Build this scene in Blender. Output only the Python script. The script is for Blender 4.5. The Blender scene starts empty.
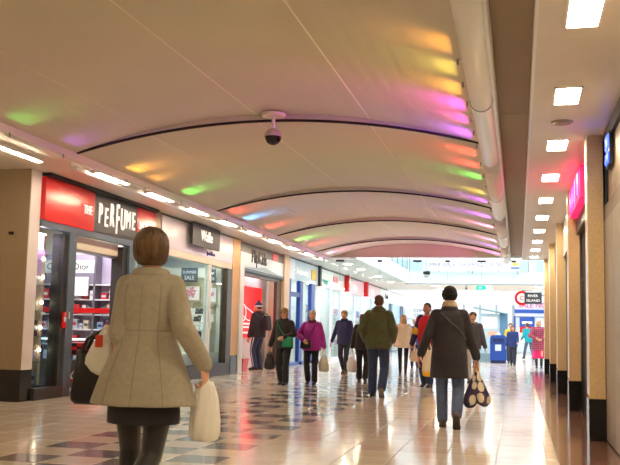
import bpy, math, random
from mathutils import Vector, Matrix
R = random.Random(7)
PI = math.pi
SC = bpy.context.scene
COL = SC.collection

# ------------------------------------------------------------------ camera
CAM_H = 1.15
cd = bpy.data.cameras.new('camera')
cd.sensor_width = 36.0
cd.lens = 36.0 * 900 / 620
cam = bpy.data.objects.new('camera', cd)
COL.objects.link(cam)
YAW, PITCH, ROLL = 0.22815, 0.10835, 0.022
fw = Vector((-math.sin(YAW) * math.cos(PITCH), math.cos(YAW) * math.cos(PITCH), math.sin(PITCH)))
rt0 = Vector((math.cos(YAW), math.sin(YAW), 0)); up0 = rt0.cross(fw)
rt = rt0 * math.cos(ROLL) + up0 * math.sin(ROLL)
up = -rt0 * math.sin(ROLL) + up0 * math.cos(ROLL)
m = Matrix((rt, up, -fw)).transposed().to_4x4()
m.translation = Vector((0, 0, CAM_H))
cam.matrix_world = m
cd.clip_start = 0.05
cd.clip_end = 300
cd.dof.use_dof = False
SC.camera = cam

# ------------------------------------------------------------------ world, exposure
w = bpy.data.worlds.new('world'); SC.world = w
w.use_nodes = True
bg = w.node_tree.nodes['Background']
bg.inputs[0].default_value = (0.97, 0.98, 1.0, 1)
bg.inputs[1].default_value = 1.6
SC.view_settings.view_transform = 'Standard'
SC.view_settings.look = 'None'
SC.view_settings.exposure = 1.22
SC.view_settings.gamma = 1.0
SC.view_settings.use_curve_mapping = False
LAMP = 42.0          # emission of the white lamps

# ------------------------------------------------------------------ materials
def lin(c):
    return tuple(((v / 255) / 12.92 if v / 255 <= 0.04045 else ((v / 255 + 0.055) / 1.055) ** 2.4) for v in c) + (1,)

MATS = {}
def M(name, rgb, rough=0.6, metal=0.0, spec=0.5, var=0.0, vscale=6.0, bump=0.0, bscale=60.0, stretch=None, sheen=0.0):
    if name in MATS: return MATS[name]
    mt = bpy.data.materials.new(name); mt.use_nodes = True
    nt = mt.node_tree; b = nt.nodes['Principled BSDF']
    b.inputs['Base Color'].default_value = lin(rgb)
    b.inputs['Roughness'].default_value = rough
    b.inputs['Metallic'].default_value = metal
    b.inputs['Specular IOR Level'].default_value = spec
    if sheen: b.inputs['Sheen Weight'].default_value = sheen
    if var or bump:
        tc = nt.nodes.new('ShaderNodeTexCoord'); mp = nt.nodes.new('ShaderNodeMapping')
        nt.links.new(tc.outputs['Object'], mp.inputs[0])
        if stretch: mp.inputs['Scale'].default_value = stretch
    if var:
        n = nt.nodes.new('ShaderNodeTexNoise'); n.inputs['Scale'].default_value = vscale; n.inputs['Detail'].default_value = 5
        nt.links.new(mp.outputs[0], n.inputs['Vector'])
        rp = nt.nodes.new('ShaderNodeValToRGB')
        c = lin(rgb)
        rp.color_ramp.elements[0].position = 0.3; rp.color_ramp.elements[1].position = 0.7
        rp.color_ramp.elements[0].color = tuple(max(0, v * (1 - var)) for v in c[:3]) + (1,)
        rp.color_ramp.elements[1].color = tuple(min(1, v * (1 + var)) for v in c[:3]) + (1,)
        nt.links.new(n.outputs[0], rp.inputs[0]); nt.links.new(rp.outputs[0], b.inputs['Base Color'])
    if bump:
        n2 = nt.nodes.new('ShaderNodeTexNoise'); n2.inputs['Scale'].default_value = bscale; n2.inputs['Detail'].default_value = 3
        nt.links.new(mp.outputs[0], n2.inputs['Vector'])
        bp = nt.nodes.new('ShaderNodeBump'); bp.inputs['Strength'].default_value = bump; bp.inputs['Distance'].default_value = 0.02
        nt.links.new(n2.outputs[0], bp.inputs['Height']); nt.links.new(bp.outputs[0], b.inputs['Normal'])
    MATS[name] = mt
    return mt

def E(name, rgb, strength):
    if name in MATS: return MATS[name]
    mt = bpy.data.materials.new(name); mt.use_nodes = True
    b = mt.node_tree.nodes['Principled BSDF']
    b.inputs['Base Color'].default_value = lin(rgb)
    b.inputs['Emission Color'].default_value = lin(rgb)
    b.inputs['Emission Strength'].default_value = strength
    MATS[name] = mt
    return mt

def glass(name, tint=(225, 240, 245), refl=0.06):
    mt = bpy.data.materials.new(name); mt.use_nodes = True
    nt = mt.node_tree; nt.nodes.clear()
    o = nt.nodes.new('ShaderNodeOutputMaterial'); mx = nt.nodes.new('ShaderNodeMixShader')
    t = nt.nodes.new('ShaderNodeBsdfTransparent'); g = nt.nodes.new('ShaderNodeBsdfGlossy')
    lw = nt.nodes.new('ShaderNodeLayerWeight'); pw = nt.nodes.new('ShaderNodeMath'); pw.operation = 'POWER'; pw.inputs[1].default_value = 6
    f = nt.nodes.new('ShaderNodeMapRange'); f.inputs[3].default_value = 0.02; f.inputs[4].default_value = 0.5
    nt.links.new(lw.outputs['Facing'], pw.inputs[0]); nt.links.new(pw.outputs[0], f.inputs[0])
    t.inputs[0].default_value = lin(tint); g.inputs['Roughness'].default_value = 0.03
    nt.links.new(f.outputs[0], mx.inputs[0]); nt.links.new(t.outputs[0], mx.inputs[1]); nt.links.new(g.outputs[0], mx.inputs[2])
    nt.links.new(mx.outputs[0], o.inputs[0])
    MATS[name] = mt
    return mt

vault_m = M('vault_panel_paint', (208, 202, 182), 0.55, var=0.03, vscale=0.8)
rib_m = M('vault_edge_paint', (212, 206, 198), 0.6)
gasket_m = M('dark_gasket', (40, 32, 30), 0.8)
seam_m = M('seam_bead', (236, 228, 212), 0.5)
soffit_m = M('soffit_paint', (222, 214, 204), 0.38, var=0.03, vscale=1.5)
brownceil_m = M('brown_ceiling_paint', (158, 140, 118), 0.6, var=0.05, vscale=1.0)
whitegloss = M('white_gloss_paint', (236, 236, 236), 0.3)
white_m = M('white_paint', (232, 234, 236), 0.6)
cool_m = M('cool_white_paint', (230, 235, 238), 0.55)
chrome = M('brushed_aluminium', (250, 250, 250), 0.3, metal=0.0, bump=0.15, bscale=30, stretch=(40, 0.4, 40))
steel_m = M('grey_steel', (150, 152, 155), 0.35, metal=0.9)
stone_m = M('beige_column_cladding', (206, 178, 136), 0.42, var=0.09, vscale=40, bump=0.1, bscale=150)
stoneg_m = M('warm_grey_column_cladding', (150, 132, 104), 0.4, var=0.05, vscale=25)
gold_m = M('golden_wood_panel', (214, 170, 104), 0.45, var=0.08, vscale=6, stretch=(6, 6, 0.6))
plinth_m = M('black_plinth', (30, 29, 30), 0.18, var=0.1, vscale=30)
black_m = M('matt_black', (22, 22, 24), 0.5)
dark_m = M('dark_charcoal', (52, 50, 52), 0.45)
gpanel_m = M('grey_door_panel', (170, 165, 156), 0.45, var=0.04, vscale=3)
red_m = M('gloss_red', (212, 26, 30), 0.22)
blueframe_m = M('blue_grey_frame', (86, 104, 124), 0.4)
blue_m = M('strong_blue', (30, 74, 160), 0.4)
cream_m = M('cream_paint', (238, 228, 208), 0.55)
olive_m = M('olive_backing', (196, 188, 150), 0.6)
grout_m = M('floor_grout', (150, 138, 122), 0.5)
lamp_m = E('white_lamp', (255, 233, 196), LAMP)
warmlamp_m = E('warm_lamp', (255, 236, 205), LAMP)
shoplamp_m = E('shop_lamp', (250, 250, 255), 5.0)
glass_m = glass('shop_glass')
curtain_glass = glass('curtain_glass', (240, 248, 248))

def tile_mat(name, rgb, var):
    mt = M(name, rgb, 0.11, spec=0.6, var=var, vscale=2.2)
    nt = mt.node_tree; b = nt.nodes['Principled BSDF']
    oi = nt.nodes.new('ShaderNodeNewGeometry')
    n = nt.nodes.new('ShaderNodeTexNoise'); n.inputs['Scale'].default_value = 1.3
    nt.links.new(oi.outputs['Position'], n.inputs['Vector'])
    mr = nt.nodes.new('ShaderNodeMapRange'); mr.inputs[3].default_value = 0.06; mr.inputs[4].default_value = 0.17
    nt.links.new(n.outputs[0], mr.inputs[0]); nt.links.new(mr.outputs[0], b.inputs['Roughness'])
    return mt
tile_m = tile_mat('cream_floor_tile', (226, 214, 198), 0.07)
tileb_m = tile_mat('pale_pink_floor_tile', (220, 204, 190), 0.07)
tiled_m = tile_mat('dark_floor_tile', (134, 126, 132), 0.15)
border_m = tile_mat('brown_border_tile', (118, 82, 70), 0.12)

# ------------------------------------------------------------------ mesh helpers
class MB:
    def __init__(s): s.v = []; s.f = []
    def add(s, v, f):
        o = len(s.v); s.v += [tuple(p) for p in v]; s.f += [tuple(i + o for i in q) for q in f]; return s
    def box(s, x0, x1, y0, y1, z0, z1):
        return s.add([(x0,y0,z0),(x1,y0,z0),(x1,y1,z0),(x0,y1,z0),(x0,y0,z1),(x1,y0,z1),(x1,y1,z1),(x0,y1,z1)],
                     [(3,2,1,0),(4,5,6,7),(0,1,5,4),(1,2,6,5),(2,3,7,6),(3,0,4,7)])
    def prism(s, prof, axis, a, b):
        """profile points in the two other axes, extruded along axis from a to b"""
        n = len(prof)
        def P(p, t):
            return {'x': (t, p[0], p[1]), 'y': (p[0], t, p[1]), 'z': (p[0], p[1], t)}[axis]
        v = [P(p, a) for p in prof] + [P(p, b) for p in prof]
        f = [tuple(range(n))[::-1], tuple(range(n, 2 * n))] + [(i, (i + 1) % n, n + (i + 1) % n, n + i) for i in range(n)]
        return s.add(v, f)
    def rings(s, rs, closed=True):
        n = len(rs[0]); v = [p for r in rs for p in r]; f = []
        for k in range(len(rs) - 1):
            for i in range(n):
                f.append((k*n+i, k*n+(i+1) % n, (k+1)*n+(i+1) % n, (k+1)*n+i))
        if closed:
            f.append(tuple(range(n))[::-1]); f.append(tuple((len(rs)-1)*n+i for i in range(n)))
        return s.add(v, f)
    def cap(s, p0, p1, r0, r1, n=10, hemi=True):
        p0 = Vector(p0); p1 = Vector(p1); d = p1 - p0
        if d.length < 1e-6: d = Vector((0, 0, 1e-4))
        d = d.normalized(); a = d.orthogonal().normalized(); b = d.cross(a); rs = []
        def ring(c, r): return [tuple(c + (a * math.cos(2*PI*i/n) + b * math.sin(2*PI*i/n)) * r) for i in range(n)]
        if hemi:
            for t in (1.45, 1.0, 0.5): rs.append(ring(p0 - d * r0 * math.sin(t), r0 * math.cos(t)))
        rs.append(ring(p0, r0)); rs.append(ring(p1, r1))
        if hemi:
            for t in (0.5, 1.0, 1.45): rs.append(ring(p1 + d * r1 * math.sin(t), r1 * math.cos(t)))
        return s.rings(rs)
    def tube(s, pts, r, n=8):
        for i in range(len(pts) - 1): s.cap(pts[i], pts[i+1], r if not isinstance(r, list) else r[i], r if not isinstance(r, list) else r[i+1], n)
        return s
    def ell(s, c, rad, n=14, k=9, rot=None):
        c = Vector(c); rs = []
        for j in range(k):
            t = -PI/2 + PI * (j + 0.35) / (k - 0.3); z = math.sin(t); q = math.cos(t); r = []
            for i in range(n):
                p = Vector((rad[0]*q*math.cos(2*PI*i/n), rad[1]*q*math.sin(2*PI*i/n), rad[2]*z))
                if rot: p = rot @ p
                r.append(tuple(c + p))
            rs.append(r)
        return s.rings(rs)
    def loft(s, secs, n=24, rip=None):
        """sections (z, rx, ry, cx, cy); rip(angle, z) -> radius factor"""
        rs = []
        for (z, rx, ry, cx, cy) in secs:
            r = []
            for i in range(n):
                a = 2*PI*i/n; k = rip(a, z) if rip else 1
                r.append((cx + rx*math.cos(a)*k, cy + ry*math.sin(a)*k, z))
            rs.append(r)
        return s.rings(rs)
    def mesh(s, name, off=None):
        me = bpy.data.meshes.new(name)
        v = s.v if off is None else [(p[0]-off[0], p[1]-off[1], p[2]-off[2]) for p in s.v]
        me.from_pydata(v, [], s.f); me.update()
        return me
    def build(s, name, mat, parent=None, smooth=False, local=False, label=None):
        off = None if (parent is None or local) else ORG.get(parent.name, (0, 0, 0))
        o = bpy.data.objects.new(name, s.mesh(name, off)); COL.objects.link(o)
        o.data.materials.append(mat)
        if parent is not None: o.parent = parent
        if smooth:
            for p in o.data.polygons: p.use_smooth = True
        if label: o['label'] = label
        if parent is not None: ORG[o.name] = ORG.get(parent.name, (0, 0, 0))
        return o

ORG = {}
def tag(o, label, cat, group=None):
    o['label'] = label; o['category'] = cat
    if group: o['group'] = group
    return o
def thing(name, label, cat, loc=(0, 0, 0), rz=0.0, group=None):
    o = bpy.data.objects.new(name, None); COL.objects.link(o)
    o.location = loc; o.rotation_euler = (0, 0, rz); o.empty_display_size = 0.1
    ORG[o.name] = tuple(loc)
    return tag(o, label, cat, group)
def structure(name, loc=(0, 0, 0)):
    o = bpy.data.objects.new(name, None); COL.objects.link(o); o.location = loc; o['kind'] = 'structure'; ORG[o.name] = tuple(loc)
    o.empty_display_size = 0.1
    return o
def struct(name, mb, mat):
    o = mb.build(name, mat); o['kind'] = 'structure'; return o
def shared(name, mesh, loc, parent, mat=None):
    o = bpy.data.objects.new(name, mesh); COL.objects.link(o); o.parent = parent; o.location = loc
    return o
def box(name, mat, parent, *a): return MB().box(*a).build(name, mat, parent)

TXT = []
def text(name, s, h, loc, facing, mat, parent, sx=1.0, ext=0.012, align='CENTER'):
    """lettering of cap height h whose centre-baseline stands at loc; facing 'x' (reads along +y) or '-y'"""
    cu = bpy.data.curves.new(name, 'FONT'); cu.body = s; cu.size = h / 0.7; cu.extrude = ext; cu.align_x = align; cu.resolution_u = 3
    o = bpy.data.objects.new(name, cu); COL.objects.link(o)
    off = ORG.get(parent.name, (0, 0, 0))
    o.location = (loc[0]-off[0], loc[1]-off[1], loc[2]-off[2])
    o.rotation_euler = {'x': (PI/2, 0, PI/2), '-y': (PI/2, 0, 0), '-x': (PI/2, 0, -PI/2)}[facing]
    o.scale = (sx, 1, 1); o.parent = parent; cu.materials.append(mat)
    TXT.append(o)
    return o

# ================================================================== FLOOR
XL, XR = -7.2, 0.36
YE = 62.0
floor = structure('floor')
MB().box(-11.5, 3.6, -7.2, YE, -0.10, -0.006).build('floor_slab', grout_m, floor)
T = 0.465
X0 = XL + 0.02
NC = int((XR - X0) / T + 0.999)
tmesh = {}
def tile_mesh(wd, mat):
    k = (round(wd, 3), mat.name)
    if k not in tmesh:
        g = 0.0025; e = 0.004
        mb = MB().add([(g,g,-.006),(wd-g,g,-.006),(wd-g,T-g,-.006),(g,T-g,-.006),(g,g,-.001),(wd-g,g,-.001),(wd-g,T-g,-.001),(g,T-g,-.001),
                       (g+e,g+e,0),(wd-g-e,g+e,0),(wd-g-e,T-g-e,0),(g+e,T-g-e,0)],
                      [(0,1,5,4),(1,2,6,5),(2,3,7,6),(3,0,4,7),(4,5,9,8),(5,6,10,9),(6,7,11,10),(7,4,8,11),(8,9,10,11)])
        me = mb.mesh('tile'); me.materials.append(mat); tmesh[k] = me
    return tmesh[k]
far = {}
JY = 7.0
for j in range(-30, 119):
    y = JY + j * T
    for i in range(NC):
        x = X0 + i * T; wd = min(T, XR - x)
        cx = x + T / 2
        dark = -4.3 < cx < -2.44 and (i + j) % 2 == 0 and not (j % 14 in (12,) )
        mt = tiled_m if dark else (tileb_m if R.random() < 0.22 else tile_m)
        # nearest rows in view are single tiles
        lim = 0 <= j < 19
        if lim and cx > -1.05 * (y + 1) * 0.56 - 0.2:
            shared('floor_tile', tile_mesh(wd, mt), (x, y, R.uniform(-.0006, .0003)), floor)
        else:
            me = tile_mesh(wd, mt)
            mb = far.setdefault(mt.name, MB())
            mb.add([(v.co.x + x, v.co.y + y, v.co.z) for v in me.vertices], [tuple(p.vertices) for p in me.polygons])
for k, mb in far.items():
    o = mb.build('floor_tiles', MATS[k], floor); o['kind'] = 'stuff'
# brown border along the right columns
BT = 0.60
for j in range(-23, 38):
    y = 7.0 + j * BT
    MB().box(XR + .003, 1.02, y + .003, y + BT - .003, -.006, 0.0).build('border_tile', border_m, floor)
MB().box(0.36, 3.6, 29.9, YE, -.006, 0.0).build('atrium_floor', tile_m, floor)
MB().box(-11.5, XL + .015, 12.5, YE, -.006, 0.0).build('shop_floor', tileb_m, floor)
MB().box(-11.5, XL + .015, -7.2, 12.2, -.006, 0.0).build('side_mall_floor', tile_m, floor)
MB().box(1.02, 3.6, -7.2, 29.9, -.006, 0.0).build('threshold_floor', M('grey_threshold', (120, 116, 104), 0.3), floor)

# ================================================================== CEILING
ceil = structure('ceiling')
VX0, VX1 = -5.92, -0.44
VC, VW = (VX0 + VX1) / 2, (VX1 - VX0) / 2
def arch(x, rise): return 3.5 + rise * (1 - ((x - VC) / VW) ** 2)
bays = [(-7.2, -3.6), (-3.6, 1.0), (1.0, 5.6), (5.6, 11.15), (11.15, 17.1), (17.1, 21.8), (21.8, 26.3), (26.3, 28.35)]
seams = [VX0, -4.85, -3.34, -1.83, VX1]
RN, RF = 0.37, 0.45
for (ya, yb) in bays:
    for k in range(4):
        xa, xb = seams[k] + .004, seams[k+1] - .004
        xs = [xa + (xb - xa) * t / 8 for t in range(9)]
        mb = MB(); top = 0.05
        prof_n = [(x, arch(x, RN)) for x in xs]; prof_f = [(x, arch(x, RF)) for x in xs]
        n = len(xs)
        v = [(x, ya, z) for x, z in prof_n] + [(x, yb - .02, z) for x, z in prof_f] + [(x, ya, z + top) for x, z in prof_n] + [(x, yb - .02, z + top) for x, z in prof_f]
        f = []
        for i in range(n - 1):
            f.append((i, n + i, n + i + 1, i + 1)); f.append((2*n+i, 2*n+i+1, 3*n+i+1, 3*n+i))
            f.append((i, i+1, 2*n+i+1, 2*n+i)); f.append((n+i, 3*n+i, 3*n+i+1, n+i+1))
        f.append((0, 2*n, 3*n, n)); f.append((n-1, 2*n-1, 4*n-1, 3*n-1))
        mb.add(v, f).build('vault_panel', vault_m, ceil, smooth=False)
        if k:
            x = seams[k]
            MB().add([(x-.006, ya, arch(x, RN)-.004), (x+.006, ya, arch(x, RN)-.004), (x+.006, yb-.03, arch(x, RF)-.004), (x-.006, yb-.03, arch(x, RF)-.004),
                      (x-.006, ya, arch(x, RN)+.01), (x+.006, ya, arch(x, RN)+.01), (x+.006, yb-.03, arch(x, RF)+.01), (x-.006, yb-.03, arch(x, RF)+.01)],
                     [(3,2,1,0),(0,1,5,4),(1,2,6,5),(2,3,7,6),(3,0,4,7)]).build('seam_bead', seam_m, ceil)
    # leading edge of the next bay: pale riser with a dark gasket below it
    xs = [VX0 + (VX1 - VX0) * t / 32 for t in range(33)]
    if yb < 28:
        def band(za, zb, y0, y1, mat, name):
            v = []
            for x in xs: v += [(x, y0, za(x)), (x, y0, zb(x)), (x, y1, za(x)), (x, y1, zb(x))]
            f = []
            for i in range(32):
                a = 4*i; b = a + 4
                f += [(a, b, b+1, a+1), (a+2, a+3, b+3, b+2), (a, a+2, b+2, b), (a+1, b+1, b+3, a+3)]
            f += [(0, 1, 3, 2), (128, 130, 131, 129)]
            MB().add(v, f).build(name, mat, ceil)
        band(lambda x: arch(x, RN) + .012, lambda x: arch(x, RF + .03) + .02, yb - .012, yb + .03, rib_m, 'vault_riser')
        band(lambda x: arch(x, RN) - .012, lambda x: arch(x, RN) + .014 , yb - .02, yb + .03, gasket_m, 'gasket')
# solid roof above the vaults (keeps daylight out), end tympanum over the smoke curtain
MB().box(-12, 4, -7.2, 28.5, 4.15, 4.3).build('roof_slab', white_m, ceil)
xs = [VX0 + (VX1 - VX0) * t / 32 for t in range(33)]
MB().prism([(VX0, 3.515)] + [(VX1, 3.515)] + [(x, arch(x, RF) + .03) for x in reversed(xs)], 'y', 28.35, 28.42).build('end_panel', vault_m, ceil)
MB().box(-7.3, 1.2, 28.42, 28.45, 3.515, 4.15).build('end_beam', white_m, ceil)
# left soffit with its edge rail and light trough
MB().box(-11.8, -6.02, -7.2, 28.42, 3.5, 3.56).build('soffit_left', soffit_m, ceil)
MB().box(-6.02, -5.9, -7.2, 28.42, 3.40, 3.50).build('edge_rail', whitegloss, ceil)
MB().box(-6.42, -6.34, 12.0, 28.42, 3.43, 3.50).build('trough_rail', whitegloss, ceil)
MB().box(-6.09, -6.05, -7.2, 28.42, 3.44, 3.50).build('trough_rail', soffit_m, ceil)
# right: cove rail, brown recessed strip in panels, soffit with white lip
MB().box(-0.43, -0.20, -7.2, 28.42, 3.50, 3.56).build('cove_board', soffit_m, ceil)
MB().box(-0.235, -0.205, -7.2, 28.42, 3.40, 3.62).build('cove_rail', whitegloss, ceil)
for ya, yb in [(-7.2, -2.1), (-2.1, 4.0), (4.0, 10.1), (10.1, 16.2), (16.2, 22.3), (22.3, 28.42)]:
    MB().box(-0.21, 0.14, ya + .006, yb - .006, 3.60, 3.64).build('brown_panel', brownceil_m, ceil)
MB().box(-0.21, 0.14, -7.2, 28.42, 3.64, 3.66).build('brown_backing', gasket_m, ceil)
MB().box(0.125, 0.15, -7.2, 28.42, 3.43, 3.62).build('soffit_lip', whitegloss, ceil)
LY = [6.48 + 2.32 * k for k in range(-5, 10)]  # row repeated unseen behind the camera for its light on the near hall
# soffit plate with real openings for the lamps
lx0, lx1 = 0.34, 0.60
mb = MB().box(0.15, lx0, -7.2, 28.42, 3.45, 3.52).box(lx1, 1.15, -7.2, 28.42, 3.45, 3.52)
prev = -7.2
for y in LY:
    if y - .32 > prev: mb.box(lx0, lx1, prev, y - .32, 3.45, 3.52)
    prev = y + .32
mb.box(lx0, lx1, prev, 28.42, 3.45, 3.52)
mb.build('soffit_right', soffit_m, ceil)
MB().box(1.15, 3.7, -7.2, 29.9, 3.45, 3.6).build('shop_ceiling', dark_m, ceil)

CN = ['white', 'lilac', 'pale blue', 'grey', 'navy', 'red', 'cream', 'slate blue', 'bright white', 'plum']
ORDN = ['first', 'second', 'third', 'fourth', 'fifth', 'sixth', 'seventh', 'eighth', 'ninth', 'tenth', 'eleventh', 'twelfth', 'thirteenth', 'fourteenth', 'fifteenth', 'sixteenth', 'seventeenth', 'eighteenth', 'nineteenth', 'twentieth', 'twenty-first', 'twenty-second', 'twenty-third', 'twenty-fourth', 'twenty-fifth', 'last']
SH = ['bottom', 'second lowest', 'middle', 'second highest', 'top']
ordw = ['nearest', 'second', 'third', 'fourth', 'fifth', 'sixth', 'seventh', 'eighth', 'ninth', 'tenth', 'eleventh', 'twelfth']
k = 0
for y in LY:
    if y > 27.8: continue
    vis = y > 5
    lab = ('square recessed ceiling light over the right-hand columns, %s of the row' % ordw[k]) if vis else 'square recessed ceiling light repeated in the right-hand row, unseen behind the viewpoint'
    if vis: k += 1
    t = thing('ceiling_light', lab, 'light', (0.47, y, 3.45), 0, 'square ceiling lights above the right-hand columns')
    MB().box(lx0, lx0 + .018, y - .32, y + .32, 3.44, 3.50).box(lx1 - .018, lx1, y - .32, y + .32, 3.44, 3.50).box(lx0, lx1, y - .32, y - .302, 3.44, 3.50).box(lx0, lx1, y + .302, y + .32, 3.44, 3.50).build('frame', whitegloss, t)
    MB().box(lx0 + .018, lx1 - .018, y - .30, y + .30, 3.475, 3.50).build('diffuser', lamp_m, t)
    MB().box(lx1 - .075, lx1 - .07, y - .30, y + .30, 3.45, 3.475).build('louvre', whitegloss, t)
# round speaker grille on the soffit
t = thing('ceiling_speaker', 'round flat ceiling speaker grille between two square soffit lights', 'speaker', (0.47, 9.9, 3.45))
MB().cap((0.47, 9.9, 3.45), (0.47, 9.9, 3.435), 0.12, 0.11, 24, False).build('rim', M('speaker_grey', (170, 160, 146), 0.5), t)
MB().cap((0.47, 9.9, 3.436), (0.47, 9.9, 3.428), 0.095, 0.09, 24, False).build('grille', stoneg_m, t)
t = thing('smoke_detector', 'white round detector disc on the left soffit before the perfume shop', 'detector', (-6.26, 11.87, 3.5))
MB().cap((-6.26, 11.87, 3.5), (-6.26, 11.87, 3.455), 0.11, 0.09, 20, False).build('base', whitegloss, t)
MB().cap((-6.26, 11.87, 3.456), (-6.26, 11.87, 3.44), 0.05, 0.04, 16, False).build('sensor', whitegloss, t)

# left fluorescent strips in the trough
def strip(x, ya, yb, z, label):
    t = thing('strip_light', label, 'light', (x, (ya + yb) / 2, z), 0, 'strip lights of the left trough')
    MB().box(x - .055, x + .055, ya, yb, z - .02, z + .03).build('housing', whitegloss, t)
    MB().box(x - .024, x + .024, ya + .03, yb - .03, z - .035, z - .02).build('lens', lamp_m, t)
    MB().box(x - .06, x + .06, ya - .02, ya, z - .04, z + .03).build('end_cap', whitegloss, t); MB().box(x - .06, x + .06, yb, yb + .02, z - .04, z + .03).build('end_cap', whitegloss, t)
strip(-6.62, 9.9, 11.4, 3.47, 'bright strip light above the beige corner column at far left')
y = 12.3; k = 0
while y < 28:
    strip(-6.19, y, min(y + 1.1, 28.3), 3.47, 'bright strip light in the left trough, %s from the perfume shop corner' % (ordw + ['last'])[k].replace('nearest', 'first')); y += 1.95; k += 1
for y in (-5.0, -2.0, 1.0, 4.0, 7.0):  # further strips, unseen, kept for their light near the camera
    strip(-6.19, y, y + 1.4, 3.47, 'bright strip light repeated in the left trough, out of view near the camera')

# aluminium tube lights along the right edge of the vault
pos = ['large nearest', 'second', 'third', 'farthest']
for k, (ya, yb) in enumerate([(5.4, 11.5), (11.95, 17.1), (17.75, 22.5), (22.95, 27.6)]):
    x, z, r = -0.335, 3.37, 0.105
    t = thing('tube_uplighter', '%s brushed aluminium tube uplighter along the right vault edge' % pos[k], 'light', (x, (ya + yb) / 2, z), 0, 'aluminium tube uplighters')
    MB().cap((x, ya, z), (x, yb, z), r, r, 28, False).build('tube', chrome, t, True)
    for yy in (ya, yb): MB().cap((x, yy - .012, z), (x, yy + .012, z), r + .004, r + .004, 28, False).build('end_cap', whitegloss, t)
    ym = ya + (yb - ya) * .52
    MB().cap((x, ym - .018, z), (x, ym + .018, z), r + .004, r + .004, 28, False).build('joint_ring', steel_m, t)
    for q in (.2, .52, .92):
        yy = ya + (yb - ya) * q
        b = MB().box(x + r - .01, -0.235, yy - .02, yy + .02, z + .01, z + .05).box(-.262, -0.235, yy - .03, yy + .03, z - .05, z + .13).build('bracket', whitegloss, t)
        MB().cap((-.265, yy, z + .03), (-.285, yy, z + .03), .016, .013, 8).build('bolt', steel_m, b)

# coloured LED spots that wash the vault from both edges
LED = dict(orange=(1, .42, .05), yellow=(1, .75, .08), magenta=(1, .06, .62), purple=(.5, .08, 1), red=(1, .07, .05), green=(.15, 1, .12), blue=(.08, .35, 1), pink=(1, .25, .6))
def led(x, y, z, aim, col, power, size=58, label=''):
    t = thing('led_spot', label, 'light', (x, y, z), 0, 'coloured led spots')
    d = Vector(aim).normalized(); p = Vector((x, y, z))
    MB().cap(p - d * .06, p - d * .02, .013, .018, 10, False).build('housing', whitegloss, t)
    MB().box(x - .008, x + .008, y - .008, y + .008, z - .05, z).build('bracket', steel_m, t)
    MB().cap(p - d * .02, p - d * .012, .016, .016, 10, False).build('lens', whitegloss, t)
    ld = bpy.data.lights.new('led_beam', 'AREA'); ld.energy = power; ld.color = LED[col]; ld.shape = 'RECTANGLE'; ld.size = 0.45; ld.size_y = 0.02; ld.spread = math.radians(size)
    lo = bpy.data.objects.new('led_beam', ld); COL.objects.link(lo); lo.parent = t
    lo.rotation_euler = Matrix((Vector((0, 1, 0)), (-d).cross(Vector((0, 1, 0))), -d)).transposed().to_euler()
for y, c, pw in [(7.3, 'orange', 14), (8.0, 'yellow', 12), (8.7, 'orange', 20), (9.35, 'magenta', 38), (10.0, 'magenta', 26), (10.75, 'purple', 36), (11.9, 'red', 34), (12.8, 'red', 30), (13.8, 'green', 22), (15.4, 'yellow', 14), (16.4, 'purple', 34), (18.6, 'purple', 26), (20.4, 'pink', 30), (23.4, 'pink', 30), (25.2, 'purple', 26), (27.3, 'magenta', 46)]:
    led(-0.475, y, 3.40, (-1, 0, .36), c, pw * (.055 if y < 18 else .14), 100, 'small %s led spot by the right vault edge tubes%s' % (c, {7.3: ', nearer one', 8.7: ', farther one', 9.35: ', nearer one', 10.0: ', farther one', 11.9: ', nearer one', 12.8: ', farther one', 10.75: ', nearest', 16.4: ', second', 18.6: ', third', 25.2: ', farthest', 27.3: ', by the glass curtain', 15.4: ', farther one', 8.0: ', nearer one', 20.4: ', nearer one', 23.4: ', farther one'}.get(y, '')))
for y, c, pw in [(9.4, 'green', 8), (10.7, 'purple', 8), (12.7, 'orange', 30), (13.5, 'orange', 16), (15.0, 'green', 26), (17.6, 'red', 20), (18.7, 'blue', 40), (20.4, 'red', 32), (23.3, 'green', 34), (24.8, 'red', 30), (27.3, 'pink', 46)]:
    led(-5.86, y, 3.40, (1, 0, .36), c, pw * (.045 if y < 17 else .075), 100, 'small %s led spot on the left vault edge rail%s' % (c, {9.4: ', nearest', 12.7: ', nearer one', 13.5: ', farther one', 15.0: ', above the white shop sign', 17.6: ', nearest', 20.4: ', middle one', 23.3: ', farthest', 24.8: ', farthest'}.get(y, '')))

# dome camera hanging from the vault joint
t = thing('dome_camera', 'grey dome security camera hanging on a stem from the vault', 'camera', (-3.07, 11.0, 3.90))
cz = 3.62
MB().cap((-3.07, 11.0, 3.925), (-3.07, 11.0, 3.885), .16, .15, 24, False).build('mounting_plate', M('plate_white', (226, 218, 200), .4), t)
MB().cap((-3.07, 11.0, 3.9), (-3.07, 11.0, cz + .08), .022, .026, 12).build('stem', whitegloss, t)
mb = MB(); rs = []
for a in [PI/2 * q / 6 for q in range(0, 6)] + [1.5]:
    rs.append([(-3.07 + .115*math.cos(a)*math.cos(2*PI*i/24), 11.0 + .115*math.cos(a)*math.sin(2*PI*i/24), cz + .115*math.sin(a)) for i in range(24)])
mb.rings(rs).build('housing', M('camera_grey', (196, 188, 182), .35), t, True)
mb = MB(); rs = []
for a in [PI/2 * q / 6 for q in range(0, 6)] + [1.5]:
    rs.append([(-3.07 + .108*math.cos(a)*math.cos(2*PI*i/24), 11.0 + .108*math.cos(a)*math.sin(2*PI*i/24), cz - .108*math.sin(a)) for i in range(24)][::-1])
mb.rings(rs).build('dome', M('smoked_dome', (14, 12, 14), .08), t, True)

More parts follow.
